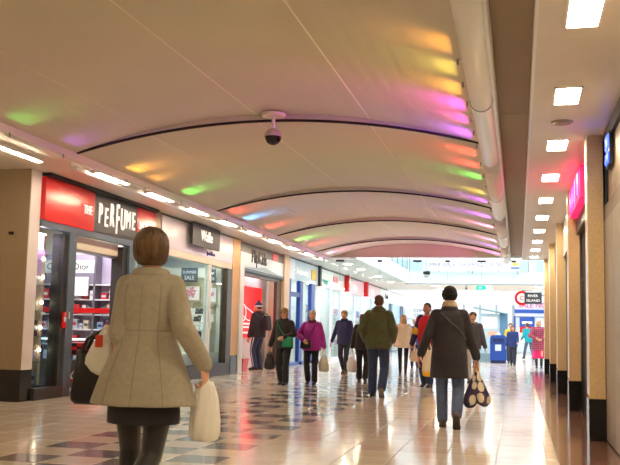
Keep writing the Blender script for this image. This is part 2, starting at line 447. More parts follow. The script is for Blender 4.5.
# ================================================================== LEFT SIDE: columns
def column(label, x0, x1, y0, y1, mat, top=3.5, plinth=0.47, extra=None):
    t = thing('column', label, 'column', ((x0 + x1) / 2, (y0 + y1) / 2, 0), 0, 'mall columns')
    MB().box(x0, x1, y0, y1, plinth, top).build('shaft', mat, t)
    MB().box(x0 - .012, x1 + .012, y0 - .012, y1 + .012, 0.0, plinth).build('plinth', plinth_m, t)
    return t
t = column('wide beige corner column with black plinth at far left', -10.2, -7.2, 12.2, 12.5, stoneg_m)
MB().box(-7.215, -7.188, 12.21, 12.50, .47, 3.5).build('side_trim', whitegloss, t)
MB().box(-7.52, -7.44, 12.185, 12.2, 2.5, 2.54).build('wall_slot', black_m, t)
column('brown column between the perfume shop and the white-signed shop', -7.5, -7.14, 16.9, 17.2, M('brown_column', (150, 116, 84), .4, var=.05))
t = column('golden wood column between the white-signed shop and the pale blue sign', -7.6, -7.12, 22.0, 22.62, gold_m)
MB().box(-7.12, -7.08, 22.55, 22.9, 0.0, 2.8).build('edge_strip', cool_m, t)
column('slim beige column beyond the red poster doorway', -7.6, -7.1, 27.2, 27.85, M('light_stone', (214, 190, 158), .4, var=.05), plinth=.4)
struct('wall_near_added', MB().box(-11.5, 3.6, -7.3, -7.2, 0, 4.2), cream_m)  # unseen wall added to shut cold daylight out of the near end
wl = structure('wall_left')
for y in (12.36, 17.05, 22.3, 27.5, 32.4, 37.5, 42.4, 47.6): MB().box(-11.4, -7.62, y - .05, y + .05, 0, 3.5).build('partition', cream_m, wl)
MB().box(-11.5, -11.4, -7.2, YE, 0, 3.6).build('back_wall', cream_m, wl)

# ================================================================== perfume shop
ps = thing('shop_sign', 'red and charcoal sign of the perfume shop at far left', 'sign', (-7.15, 14.7, 2.75))
box('panel', red_m, ps, -7.2, -7.12, 12.52, 14.18, 2.76, 3.44)
box('panel', dark_m, ps, -7.2, -7.125, 14.18, 15.97, 2.77, 3.44)
box('panel', red_m, ps, -7.2, -7.12, 15.97, 16.88, 2.76, 3.44)
signw = E('lit_white_letter', (255, 250, 244), 0.22)
yl = 14.30
for ch, z0, h in zip('PERFUME', (2.93, 2.90, 2.93, 2.82, 2.92, 2.97, 2.97), (.36, .34, .42, .56, .40, .34, .34)):
    sxx = .52 if ch == 'M' else .56
    text('letter', ch, h, (-7.115, yl + .1, z0), 'x', signw, ps, sxx * .36 / h, .012); yl += .232
text('lettering', 'THE', .15, (-7.11, 13.92, 3.03), 'x', signw, ps, .75)
text('lettering', 'SHOP', .15, (-7.11, 16.25, 3.02), 'x', signw, ps, .75)
box('lamp_rail', black_m, ps, -7.2, -7.05, 12.52, 16.88, 3.45, 3.5)

sf = thing('shopfront', 'blue-grey framed perfume shopfront with glass window and open doorway', 'shopfront', (-7.2, 14.7, 0))
box('header', blueframe_m, sf, -7.26, -7.14, 12.5, 16.9, 2.66, 2.77)
box('mullion', blueframe_m, sf, -7.27, -7.13, 13.38, 13.62, 0, 2.66)
box('mullion', blueframe_m, sf, -7.27, -7.13, 15.72, 15.92, 0, 2.66)
box('door_jamb', dark_m, sf, -7.36, -7.16, 13.24, 13.38, 0, 2.62)
box('door_jamb', dark_m, sf, -7.40, -7.18, 15.52, 15.72, 0, 2.62)
box('sill', dark_m, sf, -7.27, -7.13, 12.5, 13.38, 0, .18)
box('sill', dark_m, sf, -7.27, -7.13, 15.92, 16.9, 0, .18)
box('shutter_box', M('shutter_cream', (226, 216, 200), .45), sf, -7.5, -7.28, 13.62, 15.52, 2.44, 2.66)
box('shutter_lip', steel_m, sf, -7.42, -7.3, 13.62, 15.52, 2.40, 2.44)
MB().box(-7.206, -7.194, 12.5, 13.38, .18, 2.66).build('pane', glass_m, sf)
MB().box(-7.206, -7.194, 15.92, 16.9, .18, 2.66).build('pane', glass_m, sf)
box('lock_plate', whitegloss, sf, -7.125, -7.12, 13.45, 13.48, 1.25, 1.36)
# window display of the perfume shop
wd = thing('display_tower', 'tall pinkish display tower with glass shelves inside the perfume window', 'display', (-7.62, 12.95, 0))
box('panel', M('peach_panel', (240, 206, 184), .5), wd, -7.95, -7.45, 13.12, 13.2, .2, 2.6)
box('panel', M('lilac_panel', (206, 190, 206), .5), wd, -8.0, -7.9, 12.52, 13.2, .2, 2.6)
for z in (.55, .95, 1.35, 1.75, 2.15): box('shelf', MATS['curtain_glass'], wd, -7.9, -7.36, 12.55, 13.15, z, z + .02)
box('base', dark_m, wd, -7.95, -7.32, 12.53, 13.2, 0.0, .2)
box('lit_header', E('lilac_lit', (190, 130, 230), 1.6), wd, -7.95, -7.45, 12.53, 13.18, 2.28, 2.34)
MB().box(-7.9, -7.4, 12.56, 13.1, 2.58, 2.6).build('lamp', E('tower_fill_lamp', (255, 232, 210), 7.0), wd)  # lamp added at the tower top to brighten the perfume window
bulb = E('warm_bulb', (255, 220, 180), 14)
for z in (.75, 1.1, 1.5, 1.9, 2.2): MB().ell((-7.42, 13.1, z), (.025, .025, .025), 8, 6).build('bulb', bulb, wd)
fl_w = M('white_sheet', (244, 246, 246), .5)
palette = [(236, 232, 236), (212, 190, 205), (150, 170, 205), (196, 200, 214), (60, 66, 92), (200, 60, 70), (230, 214, 190), (120, 140, 160), (245, 245, 248), (90, 60, 80)]
boxm = [M('carton_%d' % i, c, .35) for i, c in enumerate(palette)]
def carton(x, y, z, w_, d_, h_, label, group, mi=None):
    ci = R.randrange(len(boxm)) if mi is None else mi; mt = boxm[ci]
    t = thing('perfume_box', CN[ci] + ' ' + label, 'box', (x, y, z), 0, group)
    MB().box(x - d_/2, x + d_/2, y - w_/2, y + w_/2, z, z + h_).build('carton', mt, t)
    MB().box(x + d_/2, x + d_/2 + .002, y - w_*.32, y + w_*.32, z + h_*.35, z + h_*.65).build('print_band', boxm[R.randrange(len(boxm))], t)
for zi, z in enumerate((.22, .57, .97, 1.37, 1.77)):
    for yi, yy in enumerate((12.68, 12.84, 13.0)):
        carton(-7.5, yy, z + (0 if z < .3 else .0), R.uniform(.08, .13), .1, R.uniform(.14, .26), 'perfume box, %s on the %s shelf of the perfume window tower' % (['left', 'middle', 'right'][yi], SH[zi]), 'perfume boxes in the window tower')
# wall unit behind the door opening
wu = thing('wall_shelving', 'backlit white wall shelving of perfumes seen through the shop doorway', 'shelving', (-8.7, 16.8, 0))
box('back', M('lilac_grey_back', (186, 172, 194), .5), wu, -10.2, -7.62, 16.93, 16.98, .1, 2.6)
SZ = (.45, .78, 1.08, 1.38, 1.68, 1.98)
UX = (-10.18, -9.55, -8.92, -8.29, -7.66)
for z in SZ: box('shelf', whitegloss, wu, -10.2, -7.64, 16.66, 16.93, z - .025, z)
for x in UX: box('upright', M('grey_upright', (120, 112, 124), .4), wu, x - .02, x + .02, 16.65, 16.93, .1, 2.6)
box('header_board', whitegloss, wu, -9.5, -8.95, 16.63, 16.66, 2.2, 2.46)
box('header_board', whitegloss, wu, -8.85, -8.3, 16.63, 16.66, 2.2, 2.46)
text('lettering', 'Dior', .13, (-8.58, 16.625, 2.27), '-y', dark_m, wu, 1, .003)
text('lettering', 'CK', .13, (-9.22, 16.625, 2.27), '-y', dark_m, wu, 1, .003)
box('red_strip', red_m, wu, -10.15, -7.68, 16.64, 16.66, 1.40, 1.5)
box('white_poster', fl_w, wu, -8.75, -8.4, 16.6, 16.63, 1.74, 2.12)
for zi, z in enumerate(SZ[:5]):
    xx = -10.05; yi = 0
    while xx < -7.72:
        w_ = R.uniform(.09, .17)
        if min(abs(xx - q) for q in UX) > w_/2 + .02:
            ci = R.randrange(len(boxm)); h_ = R.uniform(.11, .22)
            t = thing('perfume_box', '%s perfume box, %s from the left on the %s backlit wall shelf' % (CN[ci], ORDN[min(yi, 25)], SH[zi]), 'box', (xx, 16.76, z), 0, 'perfume boxes on the wall shelving')
            MB().box(xx - w_*.42, xx + w_*.42, 16.7, 16.82, z, z + h_).build('carton', boxm[ci], t)
            MB().box(xx - w_*.3, xx + w_*.3, 16.698, 16.7, z + h_*.35, z + h_*.65).build('print_band', boxm[R.randrange(len(boxm))], t)
            yi += 1
        xx += w_ + .01
ct = thing('glass_counter', 'low lit glass counter inside the perfume shop doorway', 'counter', (-8.3, 15.8, 0))
box('cabinet', dark_m, ct, -9.0, -7.7, 15.6, 16.0, 0, .5)
box('lit_top', E('counter_light', (225, 245, 250), .5), ct, -8.98, -7.72, 15.62, 15.98, .87, .90)
box('glass_case', glass_m, ct, -9.0, -7.7, 15.6, 16.0, .5, .87)
def diamond_mat():
    mt = M('red_black_harlequin', (200, 30, 34), .5); nt = mt.node_tree; b = nt.nodes['Principled BSDF']
    tc = nt.nodes.new('ShaderNodeTexCoord'); mp = nt.nodes.new('ShaderNodeMapping'); mp.inputs['Rotation'].default_value = (PI/4, 0, 0)
    ck = nt.nodes.new('ShaderNodeTexChecker'); ck.inputs['Scale'].default_value = 11
    ck.inputs[1].default_value = lin((214, 30, 36)); ck.inputs[2].default_value = lin((26, 22, 24))
    nt.links.new(tc.outputs['Object'], mp.inputs[0]); nt.links.new(mp.outputs[0], ck.inputs[0]); nt.links.new(ck.outputs[0], b.inputs['Base Color'])
    return mt
tb = thing('folding_table', 'folding display table with red and black diamond cover in the perfume doorway', 'table', (-7.25, 14.35, 0))
box('cover', diamond_mat(), tb, -7.55, -6.95, 13.68, 15.1, .66, .86)
for yy in (13.85, 14.95):
    for s in (-1, 1): MB().cap((-7.25 - s*.27, yy + .05*s, .015), (-7.25 + s*.27, yy + .05*s, .67), .014, .014, 8).build('leg', chrome, tb)
    MB().cap((-7.5, yy, .012), (-7.0, yy, .012), .012, .012, 8).build('foot_bar', chrome, tb)
def crate(label, x, y, w_, d_, h_, mat):
    t = thing('shopping_basket', label, 'basket', (x, y, 0))
    mb = MB()
    n = [(-w_/2, -d_/2), (w_/2, -d_/2), (w_/2, d_/2), (-w_/2, d_/2)]
    mb.rings([[(x + a*.84, y + b*.84, 0.005) for a, b in n], [(x + a, y + b, h_) for a, b in n], [(x + a*.95, y + b*.95, h_) for a, b in n], [(x + a*.8, y + b*.8, .02) for a, b in n]])
    mb.build('tub', mat, t)
    MB().box(x - w_*.53, x + w_*.53, y - d_*.53, y - d_*.46, h_ - .015, h_ + .01).box(x - w_*.53, x + w_*.53, y + d_*.46, y + d_*.53, h_ - .015, h_ + .01).box(x - w_*.53, x - w_*.46, y - d_*.46, y + d_*.46, h_ - .015, h_ + .01).box(x + w_*.46, x + w_*.53, y - d_*.46, y + d_*.46, h_ - .015, h_ + .01).build('rim', mat, t)
    MB().tube([(x - w_*.3, y, h_), (x - w_*.28, y, h_ + .06), (x + w_*.28, y, h_ + .06), (x + w_*.3, y, h_)], .008, 6).build('handle', steel_m, t)
redplastic = M('bright_red_plastic', (232, 22, 26), .3)
crate('bright red basket under the folding table at the perfume doorway', -7.0, 13.95, .34, .46, .26, redplastic)
# red wall box on the jamb
fa = thing('call_point', 'small red alarm box on the perfume shop door jamb', 'alarm box', (-7.2, 13.3, 1.15))
box('case', red_m, fa, -7.14, -7.11, 13.25, 13.36, 1.1, 1.36); box('plate', whitegloss, fa, -7.11, -7.105, 13.27, 13.34, 1.2, 1.28)
# shop ceilings and lamps
def shoplamp(y0, y1, who, n=2, x0=-9.4, x1=-8.4):
    for i in range(n):
        ya = y0 + (y1 - y0) * (i + .15) / n; yb = y0 + (y1 - y0) * (i + .85) / n
        t = thing('shop_light', 'flat white ceiling light inside the %s, %s one' % (who, ('nearer', 'farther')[i] if n == 2 else 'single'), 'light', ((x0 + x1) / 2, (ya + yb) / 2, 3.1))
        MB().box(x0, x1, ya, yb, 3.1, 3.14).build('tray', whitegloss, t)
        MB().box(x0 + .05, x1 - .05, ya + .05, yb - .05, 3.09, 3.1).build('diffuser', shoplamp_m, t)
        MB().cap(((x0+x1)/2, (ya+yb)/2, 3.14), ((x0+x1)/2, (ya+yb)/2, 3.5), .01, .01, 6).build('hanger', steel_m, t)
shoplamp(12.6, 17.0, 'perfume shop', x0=-8.8, x1=-7.8)

# ================================================================== white-signed jewellery shop
sg = thing('shop_sign', 'long white shop sign with a small dark name panel', 'sign', (-7.15, 19.9, 2.78))
box('panel', M('pearl_panel', (228, 224, 234), .22), sg, -7.2, -7.13, 17.25, 22.45, 2.80, 3.46)
box('top_edge', dark_m, sg, -7.21, -7.12, 17.25, 22.45, 3.46, 3.485)
box('name_panel', M('dark_grey_matt', (58, 54, 60), .55), sg, -7.0, -6.96, 18.6, 20.45, 2.98, 3.48)
box('bracket', steel_m, sg, -7.13, -7.0, 18.9, 18.95, 3.2, 3.25); box('bracket', steel_m, sg, -7.13, -7.0, 20.1, 20.15, 3.2, 3.25)
text('lettering', 'Walle', .24, (-6.955, 19.5, 3.12), 'x', signw, sg, .95)
text('small_lettering', 'jewellers', .09, (-7.12, 20.3, 2.87), 'x', M('violet_print', (88, 70, 170), .4), sg, 1.2)
sf = thing('shopfront', 'cream shopfront with full glass window under the white sign', 'shopfront', (-7.2, 19.6, 0))
box('header', cream_m, sf, -7.3, -7.14, 17.2, 22.0, 2.66, 2.8)
box('sill', dark_m, sf, -7.28, -7.12, 17.2, 22.0, 0, .3)
box('mullion', cool_m, sf, -7.26, -7.15, 20.28, 20.46, .3, 2.66)
box('jamb', M('dark_bronze', (70, 56, 44), .35), sf, -7.3, -7.12, 21.62, 22.0, .3, 2.66)
MB().box(-7.206, -7.194, 17.2, 20.28, .3, 2.66).build('pane', glass_m, sf)
MB().box(-7.206, -7.194, 20.46, 21.62, .3, 2.66).build('pane', glass_m, sf)
jd = thing('window_backing', 'olive beige display backing and steps inside the jewellery window', 'display', (-8.0, 19.7, 0))
box('back_panel', olive_m, jd, -8.75, -8.68, 17.25, 21.78, .3, 2.66)
box('end_panel', olive_m, jd, -8.68, -7.3, 21.72, 21.78, .3, 2.66)
box('panel_frame', cream_m, jd, -7.42, -7.3, 21.66, 21.72, .3, 2.66); box('panel_frame', cream_m, jd, -8.68, -8.5, 21.66, 21.72, .3, 2.66); box('panel_frame', cream_m, jd, -8.5, -7.42, 21.66, 21.72, 2.42, 2.66)
box('plinth', cream_m, jd, -8.66, -7.32, 17.25, 21.66, .02, .55)
ROWS = ((.93, 21.12), (1.12, 21.24), (1.31, 21.36), (1.50, 21.48))
for z, yy in ROWS: box('step', cream_m, jd, -8.5, -7.42, yy, 21.66, z - .19 if z > 1 else .55, z)
def card(label, x0, x1, z0, z1, y, mat, txt):
    t = thing('sale_card', label, 'sign', ((x0 + x1) / 2, y, z0))
    box('board', mat, t, x0, x1, y, y + .012, z0, z1)
    box('hanger', steel_m, t, (x0+x1)/2 - .004, (x0+x1)/2 + .004, y + .004, y + .008, z1, 2.72)
    for s_, h, dz in txt: text('lettering', s_, h, ((x0 + x1) / 2, y - .003, z0 + dz), '-y', whitegloss, t, .9, .002)
card('black sale card in the jewellery window, wider one left of the mullion', -8.30, -7.86, 2.30, 2.66, 21.45, black_m, [('SUMMER', .075, .21), ('SALE', .10, .06)])
card('black sale card in the jewellery window, narrow one right of the mullion', -7.58, -7.38, 2.28, 2.63, 21.45, black_m, [('UP', .07, .2), ('TO', .07, .07)])
fl = M('pale_print', (244, 232, 228), .5)
pk = M('flower_pink', (220, 120, 140), .5)
def flower(label, x, z, w_, h_):
    y = 21.58; tan = M('frame_tan', (190, 164, 130), .5)
    t = thing('flower_picture', label, 'picture', (x, y, z))
    box('frame', tan, t, x - w_/2, x + w_/2, y, y + .03, z, z + h_)
    box('print', fl, t, x - w_/2 + .02, x + w_/2 - .02, y - .006, y, z + .05, z + h_ - .02)
    for i in range(13):
        a = i * 2.4; r = .030 * math.sqrt(i) * w_ / .4
        MB().cap((x + r*math.cos(a), y - .006, z + h_*.58 + r*math.sin(a)), (x + r*math.cos(a), y - .012, z + h_*.58 + r*math.sin(a)), .03*w_/.4, .026*w_/.4, 8, False).build('petal', pk, t)
    box('stand', tan, t, x - .03, x + .03, y + .03, y + .06, z - .3, z + .1)
flower('pink flower print, larger one, under the wider sale card', -8.06, 1.80, .46, .42)
flower('pink flower print, small one, right of the jewellery window mullion', -7.49, 1.76, .2, .42)
velvet = [M('black_velvet', (34, 30, 32), .8), M('white_velvet', (240, 236, 228), .7), M('brown_velvet', (120, 90, 66), .8)]
for zi, (z, yj) in enumerate(ROWS):
    xj = -8.42; yi = 0
    while xj < -7.46:
        vi = (0, 1, 1, 0, 2)[R.randrange(5)]; h_ = R.uniform(.12, .17)
        t = thing('jewellery_stand', '%s jewellery pad, %s from the left on the %s step of the window' % (['black', 'white', 'brown'][vi], ORDN[yi], ['lowest', 'second', 'third', 'top'][zi]), 'display pad', (xj, yj + .05, z), 0, 'jewellery pads in the window')
        MB().prism([(yj + .10, z), (yj + .01, z), (yj + .015, z + .02), (yj + .07, z + h_), (yj + .10, z + h_)], 'x', xj - .04, xj + .04).build('pad', velvet[vi], t)
        MB().cap((xj, yj + .048, z + h_*.5), (xj, yj + .036, z + h_*.5), .022, .018, 10, False).build('jewel', M('gold_jewel', (230, 200, 120), .2, metal=.8) if R.random() < .5 else M('silver_jewel', (235, 235, 240), .2, metal=.8), t)
        yi += 1; xj += R.uniform(.095, .12)
for i, (xa, ya, yb) in enumerate([(-7.5, 17.6, 19.5), (-7.5, 19.7, 21.5)]):  # added strips, out of sight, to brighten the jewellery window
    t = thing('window_fill_light', 'added warm strip light, unseen above the jewellery window display, %s one' % ('nearer', 'farther')[i], 'light', (xa, (ya + yb) / 2, 2.75))
    box('housing', whitegloss, t, xa - .08, xa + .08, ya, yb, 2.74, 2.80); box('tube', E('window_fill_tube', (255, 236, 206), 9.0), t, xa - .05, xa + .05, ya + .03, yb - .03, 2.72, 2.74)
    box('hanger', steel_m, t, xa - .01, xa + .01, (ya + yb)/2 - .01, (ya + yb)/2 + .01, 2.8, 3.5)
shoplamp(17.3, 21.7, 'jewellery shop', x0=-8.1, x1=-7.6)

# ================================================================== shop with hanging blue sign and red poster
sg = thing('shop_sign', 'pale blue sign with hand-drawn dark lettering and a red square', 'sign', (-7.15, 25, 2.75))
box('panel', M('pale_blue_panel', (206, 226, 234), .35), sg, -7.2, -7.14, 22.75, 27.2, 2.78, 3.2)
box('upper_panel', M('taupe_dark', (92, 86, 80), .4), sg, -7.2, -7.15, 22.75, 27.2, 3.2, 3.46)
box('bottom_edge', M('slate_edge', (60, 78, 98), .4), sg, -7.22, -7.12, 22.75, 27.2, 2.70, 2.78)
box('red_square', M('soft_red', (224, 80, 84), .4), sg, -7.15, -7.13, 25.9, 26.5, 3.22, 3.42)
text('lettering', 'HipKids', .36, (-7.13, 24.45, 2.98), 'x', M('sign_ink', (62, 62, 60), .5), sg, .92)
MB().prism([(22.9, 2.80), (24, 2.85), (25, 2.93), (26, 2.85), (27.0, 2.80)], 'x', -7.138, -7.13).build('wave_print', M('grey_blue_print', (150, 180, 192), .4), sg)
sf = thing('shopfront', 'dark framed open doorway of the shop with the red poster', 'shopfront', (-7.25, 25, 0))
box('jamb', M('dark_bronze', (70, 56, 44), .35), sf, -7.3, -7.2, 26.7, 27.2, 0, 2.7)
box('jamb', M('dark_bronze', (70, 56, 44), .35), sf, -7.3, -7.2, 22.62, 22.75, 0, 2.7)
box('lintel', M('dark_bronze', (70, 56, 44), .35), sf, -7.35, -7.2, 22.75, 26.65, 2.6, 2.7)
wl3 = MB().box(-7.85, -7.75, 22.4, 27.45, 0, 3.4).build('display_wall', M('pale_pink_wall', (236, 222, 220), .6), wl)
po = thing('poster', 'large red poster with a white swirl on the shop wall', 'poster', (-7.73, 25.5, .9))
box('board', E('backlit_red', (232, 24, 28), .55), po, -7.75, -7.72, 23.6, 26.85, .9, 2.4)
pts = [(24.85 + .45*math.cos(a) * (1.0 - a * .03), 1.62 + .25*math.sin(a)) for a in [q * .42 for q in range(2, 18)]]
MB().tube([(-7.715, a, b) for a, b in pts] + [(-7.715, 26.0, 1.62)], .016, 6).build('swirl', signw, po)
MB().tube([(-7.715, 24.0 + .18*q, 1.5 + .1*math.sin(q*.55)) for q in range(10)], .016, 6).build('swirl', signw, po)
for i, zz in enumerate((1.28, 1.18, 1.02)): box('text_line', signw, po, -7.72, -7.715, 24.3, 26.1 - .3*i, zz, zz + .05)
crate('red basket on the floor at the red poster shop entrance', -7.42, 23.75, .4, .5, .34, redplastic)
bk = thing('paper_box', 'white and tan paper box standing in the red basket', 'box', (-7.42, 23.75, .2))
mb = MB().prism([(-7.52, .2), (-7.27, .28), (-7.35, .52), (-7.60, .44)], 'y', 23.66, 23.86); mb.build('carton', M('kraft', (226, 212, 186), .6), bk)
MB().prism([(-7.585, .455), (-7.37, .52), (-7.38, .535), (-7.595, .47)], 'y', 23.68, 23.84).build('flap', M('kraft_red', (190, 90, 70), .6), bk)
shoplamp(22.7, 27.0, 'red poster shop', x0=-7.7, x1=-7.34)

# ================================================================== farther left shops
def farshop(y0, y1, label, panel_m, deco, frame_m, who, frames, z0=2.8, z1=3.46):
    sg = thing('shop_sign', label, 'sign', (-7.15, (y0+y1)/2, z0))
    box('panel', panel_m, sg, -7.2, -7.14, y0, y1, z0, z1)
    box('top_edge', dark_m, sg, -7.21, -7.12, y0, y1, z1, z1 + .03)
    deco(sg)
    sf = thing('shopfront', who + ' shopfront with glass panes', 'shopfront', (-7.2, (y0+y1)/2, 0))
    prev = y0
    for i, (a, b) in enumerate(frames):
        box('mullion', frame_m, sf, -7.28, -7.14, a, b, 0, z0)
        if a - prev > .3:
            MB().box(-7.206, -7.194, prev, a, .1, z0).build('pane', glass_m, sf)
        prev = b
    if y1 - prev > .3: MB().box(-7.206, -7.194, prev, y1, .1, z0).build('pane', glass_m, sf)
    box('sill', frame_m, sf, -7.28, -7.14, y0, y1, 0, .1)
    return sf
def d1(s):
    text('lettering', 'The phone shop', .2, (-7.13, 29.7, 3.02), 'x', signw, s, .9)
    box('yellow_square', M('yellow_print', (236, 190, 50), .4), s, -7.14, -7.12, 31.1, 31.9, 2.95, 3.3)
sf = farshop(27.9, 32.2, 'pale blue shop sign with a yellow square', M('ice_blue', (204, 224, 242), .3), d1, blue_m, 'strong blue framed', [(27.95, 28.25), (29.5, 29.9), (31.2, 31.75)])
box('transom', blue_m, sf, -7.26, -7.15, 28.25, 29.5, 2.25, 2.4)
def d2(s):
    text('lettering', 'toys', .22, (-7.13, 33.6, 2.92), 'x', M('teal_print', (50, 180, 180), .4), s, 1.1)
    box('pink_square', M('pink_print', (240, 110, 140), .4), s, -7.14, -7.12, 35.0, 35.9, 3.08, 3.32)
    MB().tube([(-7.13, 33.0 + .12*q, 2.95 + .10*((q - 4)/4.)**2) for q in range(9)], .03, 6).build('smile', M('teal_print', (50, 180, 180), .4), s)
farshop(32.5, 37.3, 'white shop sign with teal smile and pink square', M('white_panel', (232, 240, 242), .3), d2, whitegloss, 'white framed', [(32.5, 32.7), (34.6, 34.75), (36.8, 37.3)])
def fin(y, label):
    t = thing('sign_fin', label, 'sign', (-7.1, y, 2.8)); box('blade', red_m, t, -7.15, -6.95, y - .12, y + .12, 2.82, 3.5)
    box('bracket', steel_m, t, -7.2, -7.15, y - .05, y + .05, 3.1, 3.2)
t = thing('sign_post', 'dark upright at the left end of the white toy shop sign', 'sign', (-7.1, 32.35, 2.8))
box('blade', dark_m, t, -7.2, -7.05, 32.22, 32.46, 2.78, 3.55); box('bracket', steel_m, t, -7.22, -7.2, 32.3, 32.4, 3.1, 3.2)
fin(37.55, 'red upright fin left of the pink sign'); fin(42.5, 'red upright fin between the two pink signs')
pinkp = M('pink_panel', (240, 206, 222), .3)
def d3(s): text('lettering', 'Style', .26, (-7.13, 40, 3.0), 'x', signw, s, 1.2)
def d4(s): text('lettering', 'Bella', .26, (-7.13, 45, 3.0), 'x', signw, s, 1.2)
farshop(37.8, 42.3, 'pink shop sign between two red fins', pinkp, d3, whitegloss, 'white framed shop under the first pink sign,', [(37.8, 38.0), (40.0, 40.15), (42.0, 42.3)])
farshop(42.7, 47.6, 'pink shop sign beyond the second red fin', pinkp, d4, whitegloss, 'white framed shop under the second pink sign,', [(42.7, 42.9), (45.0, 45.15), (47.3, 47.6)])
def d5(s): text('lettering', 'Cards', .26, (-7.13, 50, 3.0), 'x', dark_m, s, 1.2)
farshop(47.7, 57.4, 'white sign over the farthest grey framed shopfront', M('white_panel', (232, 240, 242), .3), d5, M('slate_frame', (96, 108, 124), .4), 'farthest grey framed', [(47.7, 48.3), (51.8, 52.5), (56.8, 57.4)])
# product racks behind the far windows
cols = [(214, 60, 80), (230, 120, 150), (90, 140, 200), (240, 240, 240), (60, 60, 80), (240, 200, 90), (120, 190, 190), (190, 120, 190), (200, 170, 150)]
GN = ['red', 'pink', 'blue', 'white', 'dark', 'yellow', 'teal', 'mauve', 'tan']
gm = [M('goods_%d' % i, c, .5) for i, c in enumerate(cols)]
def rack(y0, y1, x, who, cset, n, zs=(.5, .95, 1.4, 1.85)):
    t = thing('display_rack', 'white display rack of goods inside the %s' % who, 'shelving', (x, (y0+y1)/2, 0))
    box('back', whitegloss, t, x - .3, x - .26, y0, y1, 0, 2.4)
    for z in zs: box('shelf', whitegloss, t, x - .26, x + .1, y0, y1, z - .03, z)
    for zi, z in enumerate(zs):
        for i in range(n):
            a = y0 + (y1 - y0) * (i + .1) / n; b = y0 + (y1 - y0) * (i + R.uniform(.6, .9)) / n; h_ = R.uniform(.2, .36)
            ci = R.choice(cset); q = thing('packet', '%s packet, %s from the left on %s shelf inside the %s' % (GN[ci], ORDN[i], ['bottom', 'second', 'third', 'top'][zi], who), 'packet', (x, (a+b)/2, z), 0, 'packets inside the ' + who)
            mt = gm[ci]
            MB().box(x - .2, x + .06, a, b, z, z + h_).build('carton', mt, q)
            MB().box(x + .06, x + .064, a + (b-a)*.2, b - (b-a)*.2, z + h_*.5, z + h_*.8).build('print_band', gm[R.randrange(len(gm))], q)
rack(28.4, 31.0, -8.6, 'blue framed shop', [2, 3, 3, 4, 6], 5)
rack(32.8, 36.7, -8.2, 'toy shop', [0, 0, 1, 1, 4, 3, 8], 7)
rack(38.1, 41.9, -8.2, 'first pink-signed shop', [3, 8, 1, 2, 3], 6)
rack(43.0, 47.2, -8.2, 'second pink-signed shop', [3, 1, 2, 8, 3], 6)
rack(48.6, 56.5, -8.4, 'farthest left shop', [3, 3, 2, 4, 8, 6], 8)
for y0, y1, who in [(28, 32.2, 'blue framed shop'), (32.6, 37.3, 'toy shop'), (37.8, 42.3, 'first pink-signed shop'), (42.7, 47.5, 'second pink-signed shop'), (48, 57, 'farthest left shop')]: shoplamp(y0, y1, who, x0=-8.9, x1=-7.6)

# ================================================================== ATRIUM
at = structure('wall_far')
# upper floor slab along the left with downlights, white fascia
MB().box(-11.5, -5.3, 28.6, 43.5, 3.52, 3.62).build('gallery_soffit', white_m, at)
MB().box(-5.3, -5.1, 28.6, 43.27, 3.50, 4.1).build('gallery_fascia', cool_m, at)
MB().box(-11.5, 3.6, 43.5, 50.5, 3.52, 3.66).build('bridge_soffit', white_m, at)
MB().box(-5.3, 3.6, 43.3, 43.5, 3.50, 4.05).build('bridge_fascia', cool_m, at)
MB().box(-5.3, 3.6, 43.27, 43.3, 3.47, 3.52).build('bridge_drip', M('slate_line', (130, 150, 156), .4), at)
MB().box(-11.5, 3.6, 57.4, 57.6, 0, 9).build('end_wall', cool_m, at)
MB().box(-8.4, -8.2, 28.6, 57.4, 3.62, 8).build('upper_wall', cool_m, at)
MB().box(3.4, 3.6, 29.9, 57.5, 0, 8).build('right_wall', cool_m, at)
MB().box(-11.5, 3.6, 28.45, 28.6, 3.6, 8).build('mall_end_wall', cool_m, at)
for x, y, l in [(-5.85, 31.2, 'nearest'), (-5.85, 33.9, 'second'), (-5.85, 38.2, 'third'), (-5.85, 42.2, 'farthest')]:
    t = thing('downlight', 'round downlight under the white left gallery, %s' % l, 'light', (x, y, 3.52), 0, 'round gallery downlights')
    MB().cap((x, y, 3.52), (x, y, 3.505), .2, .2, 18, False).build('rim', whitegloss, t); MB().cap((x, y, 3.506), (x, y, 3.498), .15, .15, 18, False).build('lens', lamp_m, t)
for x in (-4, -1.5, 1.0):
    for y in (45.5, 48.5):
        t = thing('downlight', 'round downlight under the far bridge, %s row, %s one' % ('nearer' if y < 47 else 'farther', {-4: 'left', -1.5: 'middle', 1.0: 'right'}[x]), 'light', (x, y, 3.52), 0, 'round bridge downlights')
        MB().cap((x, y, 3.52), (x, y, 3.505), .26, .26, 18, False).build('rim', whitegloss, t); MB().cap((x, y, 3.506), (x, y, 3.498), .2, .2, 18, False).build('lens', lamp_m, t)
# glass balustrades of the gallery and the bridge
def balustrade(label, pts, n):
    (xa, ya), (xb, yb) = pts
    t = thing('glass_balustrade', label, 'balustrade', ((xa+xb)/2, (ya+yb)/2, 4.05))
    for i in range(n + 1):
        x = xa + (xb - xa) * i / n; y = ya + (yb - ya) * i / n
        MB().box(x - .025, x + .025, y - .025, y + .025, 4.05, 5.05).build('post', steel_m, t)
        if i < n:
            x2 = xa + (xb - xa) * (i + 1) / n; y2 = ya + (yb - ya) * (i + 1) / n
            dx, dy = (.008, 0) if xa == xb else (0, .008)
            MB().box(min(x, x2) - dx, max(x, x2) + dx, min(y, y2) - dy, max(y, y2) + dy, 4.12, 4.98).build('pane', curtain_glass, t)
    MB().cap((xa, ya, 5.05), (xb, yb, 5.05), .03, .03, 8).build('handrail', steel_m, t)
balustrade('glass balustrade along the upper left gallery', ((-5.2, 29), (-5.2, 43.3)), 8)
